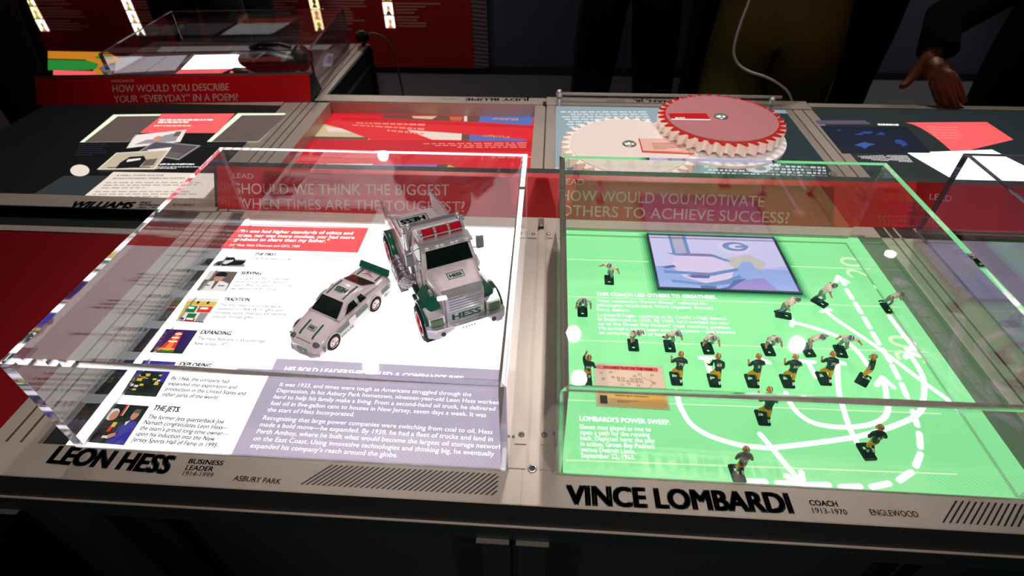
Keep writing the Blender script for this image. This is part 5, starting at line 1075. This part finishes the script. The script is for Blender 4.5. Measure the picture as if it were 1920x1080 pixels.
m=MB(); m.cyl((0,0,0),(0,0,z-.012),.008,.008,12,blackp); m.cyl((0,0,z-.012),(0,0,z+.012),.021,.021,24,blackp); m.build('knob_body',kb,bevel=.002)
m=MB(); m.cyl((0,0,z+.012),(0,0,z+.016),.012,.01,16,CHAR); m.build('knob_cap',kb)

# ------------------------------------------------------------------ people around the far side
def human(x,y,face,label,top,trousers,skin=(150,98,70),hair=(24,18,14),legs=.12,sc=1.0,arms='down',lean=0,extra=None,legw=1.0):
    t=thing('person',label,'person',(x,y,FZ+.01),math.radians(face),None)
    TM=mat('cloth_%d_%d_%d'%top,top,rough=.9,noise=.15,nscale=40); LM=mat('cloth_%d_%d_%d'%trousers,trousers,rough=.9,noise=.2,nscale=30); SK=mat('skin_%d'%skin[0],skin,rough=.5); HR=mat('hair_%d'%hair[0],hair,rough=.8); SH=mat('shoe_black',(10,10,12),rough=.4)
    J=dict(pel=(0,0,.97),belly=(0,lean*.3,1.13),chest=(0,lean*.8,1.34),neck=(0,lean,1.50),head=(0,lean+.02,1.64),
      shL=(-.17,lean*.9,1.42),elL=(-.27,lean*.9-.02,1.16),wrL=(-.12,lean+.2,1.15),haL=(-.08,lean+.23,1.2),shR=(.17,lean*.9,1.42),elR=(.27,lean*.9-.02,1.16),wrR=(.13,lean+.2,1.13),haR=(.09,lean+.23,1.18),
      hiL=(-.09,0,.92),knL=(-legs*.95,.03,.5),anL=(-legs,0,.09),toL=(-legs-.02,.14,.035),hiR=(.09,0,.92),knR=(legs*.95,.03,.5),anR=(legs,0,.09),toR=(legs+.02,.14,.035))
    if extra: J.update(extra)
    rad=dict(pel=.15,belly=.13,chest=.155,neck=.055,head=.095,shL=.075,shR=.075,elL=.05,elR=.05,wrL=.034,wrR=.034,haL=.033,haR=.033,hiL=.115*legw,hiR=.115*legw,knL=.085*legw,knR=.085*legw,anL=.065*legw,anR=.065*legw,toL=.042,toR=.042)
    pts=[J[k] for k in JN]; ed=[(JN.index(a),JN.index(b)) for a,b in JE]
    def pick(e,t_,c):
        a,b=JE[e]
        if b=='belly': return 1 if t_<.2 else 0
        if b in('head',) : return 2
        if b=='neck': return 0 if t_<.7 else 2
        if b in('chest','shL','shR','elL','elR'): return 0
        if b[:2]=='wr': return 0 if t_<.9 else 2
        if b[:2]=='ha': return 2
        if b[:2] in('hi','kn'): return 1
        if b[:2]=='an': return 1 if t_<.97 else 3
        return 3
    skin_mesh('body',pts,ed,[rad[k] for k in JN],t,[TM,LM,SK,SH],pick,2)
    h=Vector(J['head']); m=MB()
    m.sphere(h+Vector((0,-.012,.035)),.112,HR,16,8,(.86,1,1),0,PI*.55); m.build('hair',t)
    m=MB(); m.cyl(h+Vector((0,.09,.0)),h+Vector((0,.118,-.02)),.008,.016,8,SK)
    for s in (-1,1): m.sphere(h+Vector((s*.092,0,0)),.028,SK,8,6,(.4,.7,1)); m.sphere(h+Vector((s*.035,.088,.015)),.011,WH,8,6); m.sphere(h+Vector((s*.035,.097,.015)),.006,INK,6,4)
    m.box(h+Vector((0,.093,-.045)),(.045,.006,.009),mat('lips',(140,70,66))); m.build('face',t)
    if sc!=1: t.scale=(sc,)*3
    return t
blk=(6,6,10); blk2=(6,6,8)
human(.285,1.85,180,'person in black clothes standing with legs apart beyond the gears',blk,blk,legs=.13,legw=.95)
human(.79,2.38,175,'second person in black clothes, beside the one with legs apart',blk2,(8,8,12),legs=.1,legw=.8)
human(.675,1.44,170,'person in dark olive trousers behind the red gear',(20,24,34),(112,106,46),legs=.10,legw=1.15)
# long dark coat person
pc=human(1.15,2.02,180,'person in a long black coat right of the olive trousers',blk2,blk,legs=.08)
m=MB(); R=[]
for z_,w_,d_ in ((.36,.17,.14),(.6,.165,.15),(.95,.175,.16),(1.15,.175,.155),(1.4,.20,.14),(1.48,.11,.1)): R.append([(w_*math.cos(a),d_*math.sin(a),z_) for a in [2*PI*k/18 for k in range(18)]])
m.loft(R,mat('cloth_coat',(9,9,12),rough=.9),True); m.build('long_coat',pc)
human(-1.55,2.2,190,'person in dark clothes standing behind the shallow case at left',(38,38,46),(24,28,26),legs=.12,legw=1.0)
human(-1.62,2.72,170,'person in dark clothes farther back, half hidden by the one behind the shallow case',(30,32,36),(28,34,24),legs=.1)
human(-1.95,1.62,120,'person in black jacket at the far left edge, arm hanging',blk,(50,40,26),legs=.1)
# visitor at right with a hand reaching to the table
hx,hy,_=WY(1772,205,1.07)
pv=human(1.56,1.5,165,'person in black sleeve reaching a hand down to the table at right edge',blk2,blk,skin=(160,100,62),legs=.1,
  extra={})
SKH=mat('hand_skin',(120,70,34),rough=.5)
# reaching forearm, sleeve and hand, in world space then parented
inv=Matrix.Translation(pv.location)@Matrix.Rotation(pv.rotation_euler[2],4,'Z'); inv=inv.inverted()
def L_(p): return tuple(inv@Vector(p))
yb=1.10
wr=Vector(WY(1775,108,yb+.05)); kn=Vector(WY(1762,135,yb+.01))
slv=[Vector((1.40,1.46,.52)),Vector((1.33,1.34,.33)),Vector(WY(1768,40,yb+.12)),Vector(WY(1758,96,yb+.06))]
m=MB(); m.tube([L_(p) for p in slv],[.075,.062,.05,.045],14,mat('cloth_sleeve',(4,4,5),rough=.95,spec=.1)); m.build('sleeve',pv)
HP={'w0':WY(1752,84,yb+.07),'w1':WY(1750,108,yb+.045),'p':WY(1748,128,yb+.02),'k1':WY(1738,138,yb+.02),'k2':WY(1750,144,yb),'k3':WY(1762,146,yb-.01),'k4':WY(1776,146,yb-.02),'k5':WY(1786,142,yb-.02),
 't1':WY(1724,128,yb+.03),'t2':WY(1707,148,yb+.02),'t3':WY(1696,160,yb+.01),'t4':WY(1687,164,yb+.005),
 'a1':WY(1754,168,yb-.01),'a2':WY(1760,188,yb-.03),'a3':WY(1770,203,yb-.04),'b1':WY(1768,172,yb-.03),'b2':WY(1774,193,yb-.05),'b3':WY(1783,205,yb-.05),'c1':WY(1783,172,yb-.04),'c2':WY(1790,192,yb-.05),'c3':WY(1796,204,yb-.055),'d1':WY(1796,164,yb-.03),'d2':WY(1804,182,yb-.04),'d3':WY(1809,194,yb-.045)}
hn=list(HP); pts=[L_(HP[k]) for k in hn]; E_=[('w0','w1'),('w1','p'),('p','k2'),('p','k3'),('p','k4'),('k4','k5'),('w1','t1'),('t1','t2'),('t2','t3'),('t3','t4'),('k2','a1'),('a1','a2'),('a2','a3'),('k3','b1'),('b1','b2'),('b2','b3'),('k4','c1'),('c1','c2'),('c2','c3'),('k5','d1'),('d1','d2'),('d2','d3'),('p','k1')]
rr={'w0':.026,'w1':.027,'p':.03,'k1':.016,'k2':.0165,'k3':.0165,'k4':.016,'k5':.0145,'t1':.015,'t2':.0115,'t3':.0095,'t4':.0075}
for c_ in 'abcd':
    for i,q in ((1,.0105),(2,.009),(3,.0075)): rr[c_+str(i)]=q
hd=skin_mesh('hand',pts,[(hn.index(a),hn.index(b)) for a,b in E_],[rr[k] for k in hn],pv,[SKH],lambda e,t_,c:0,2,root=1)
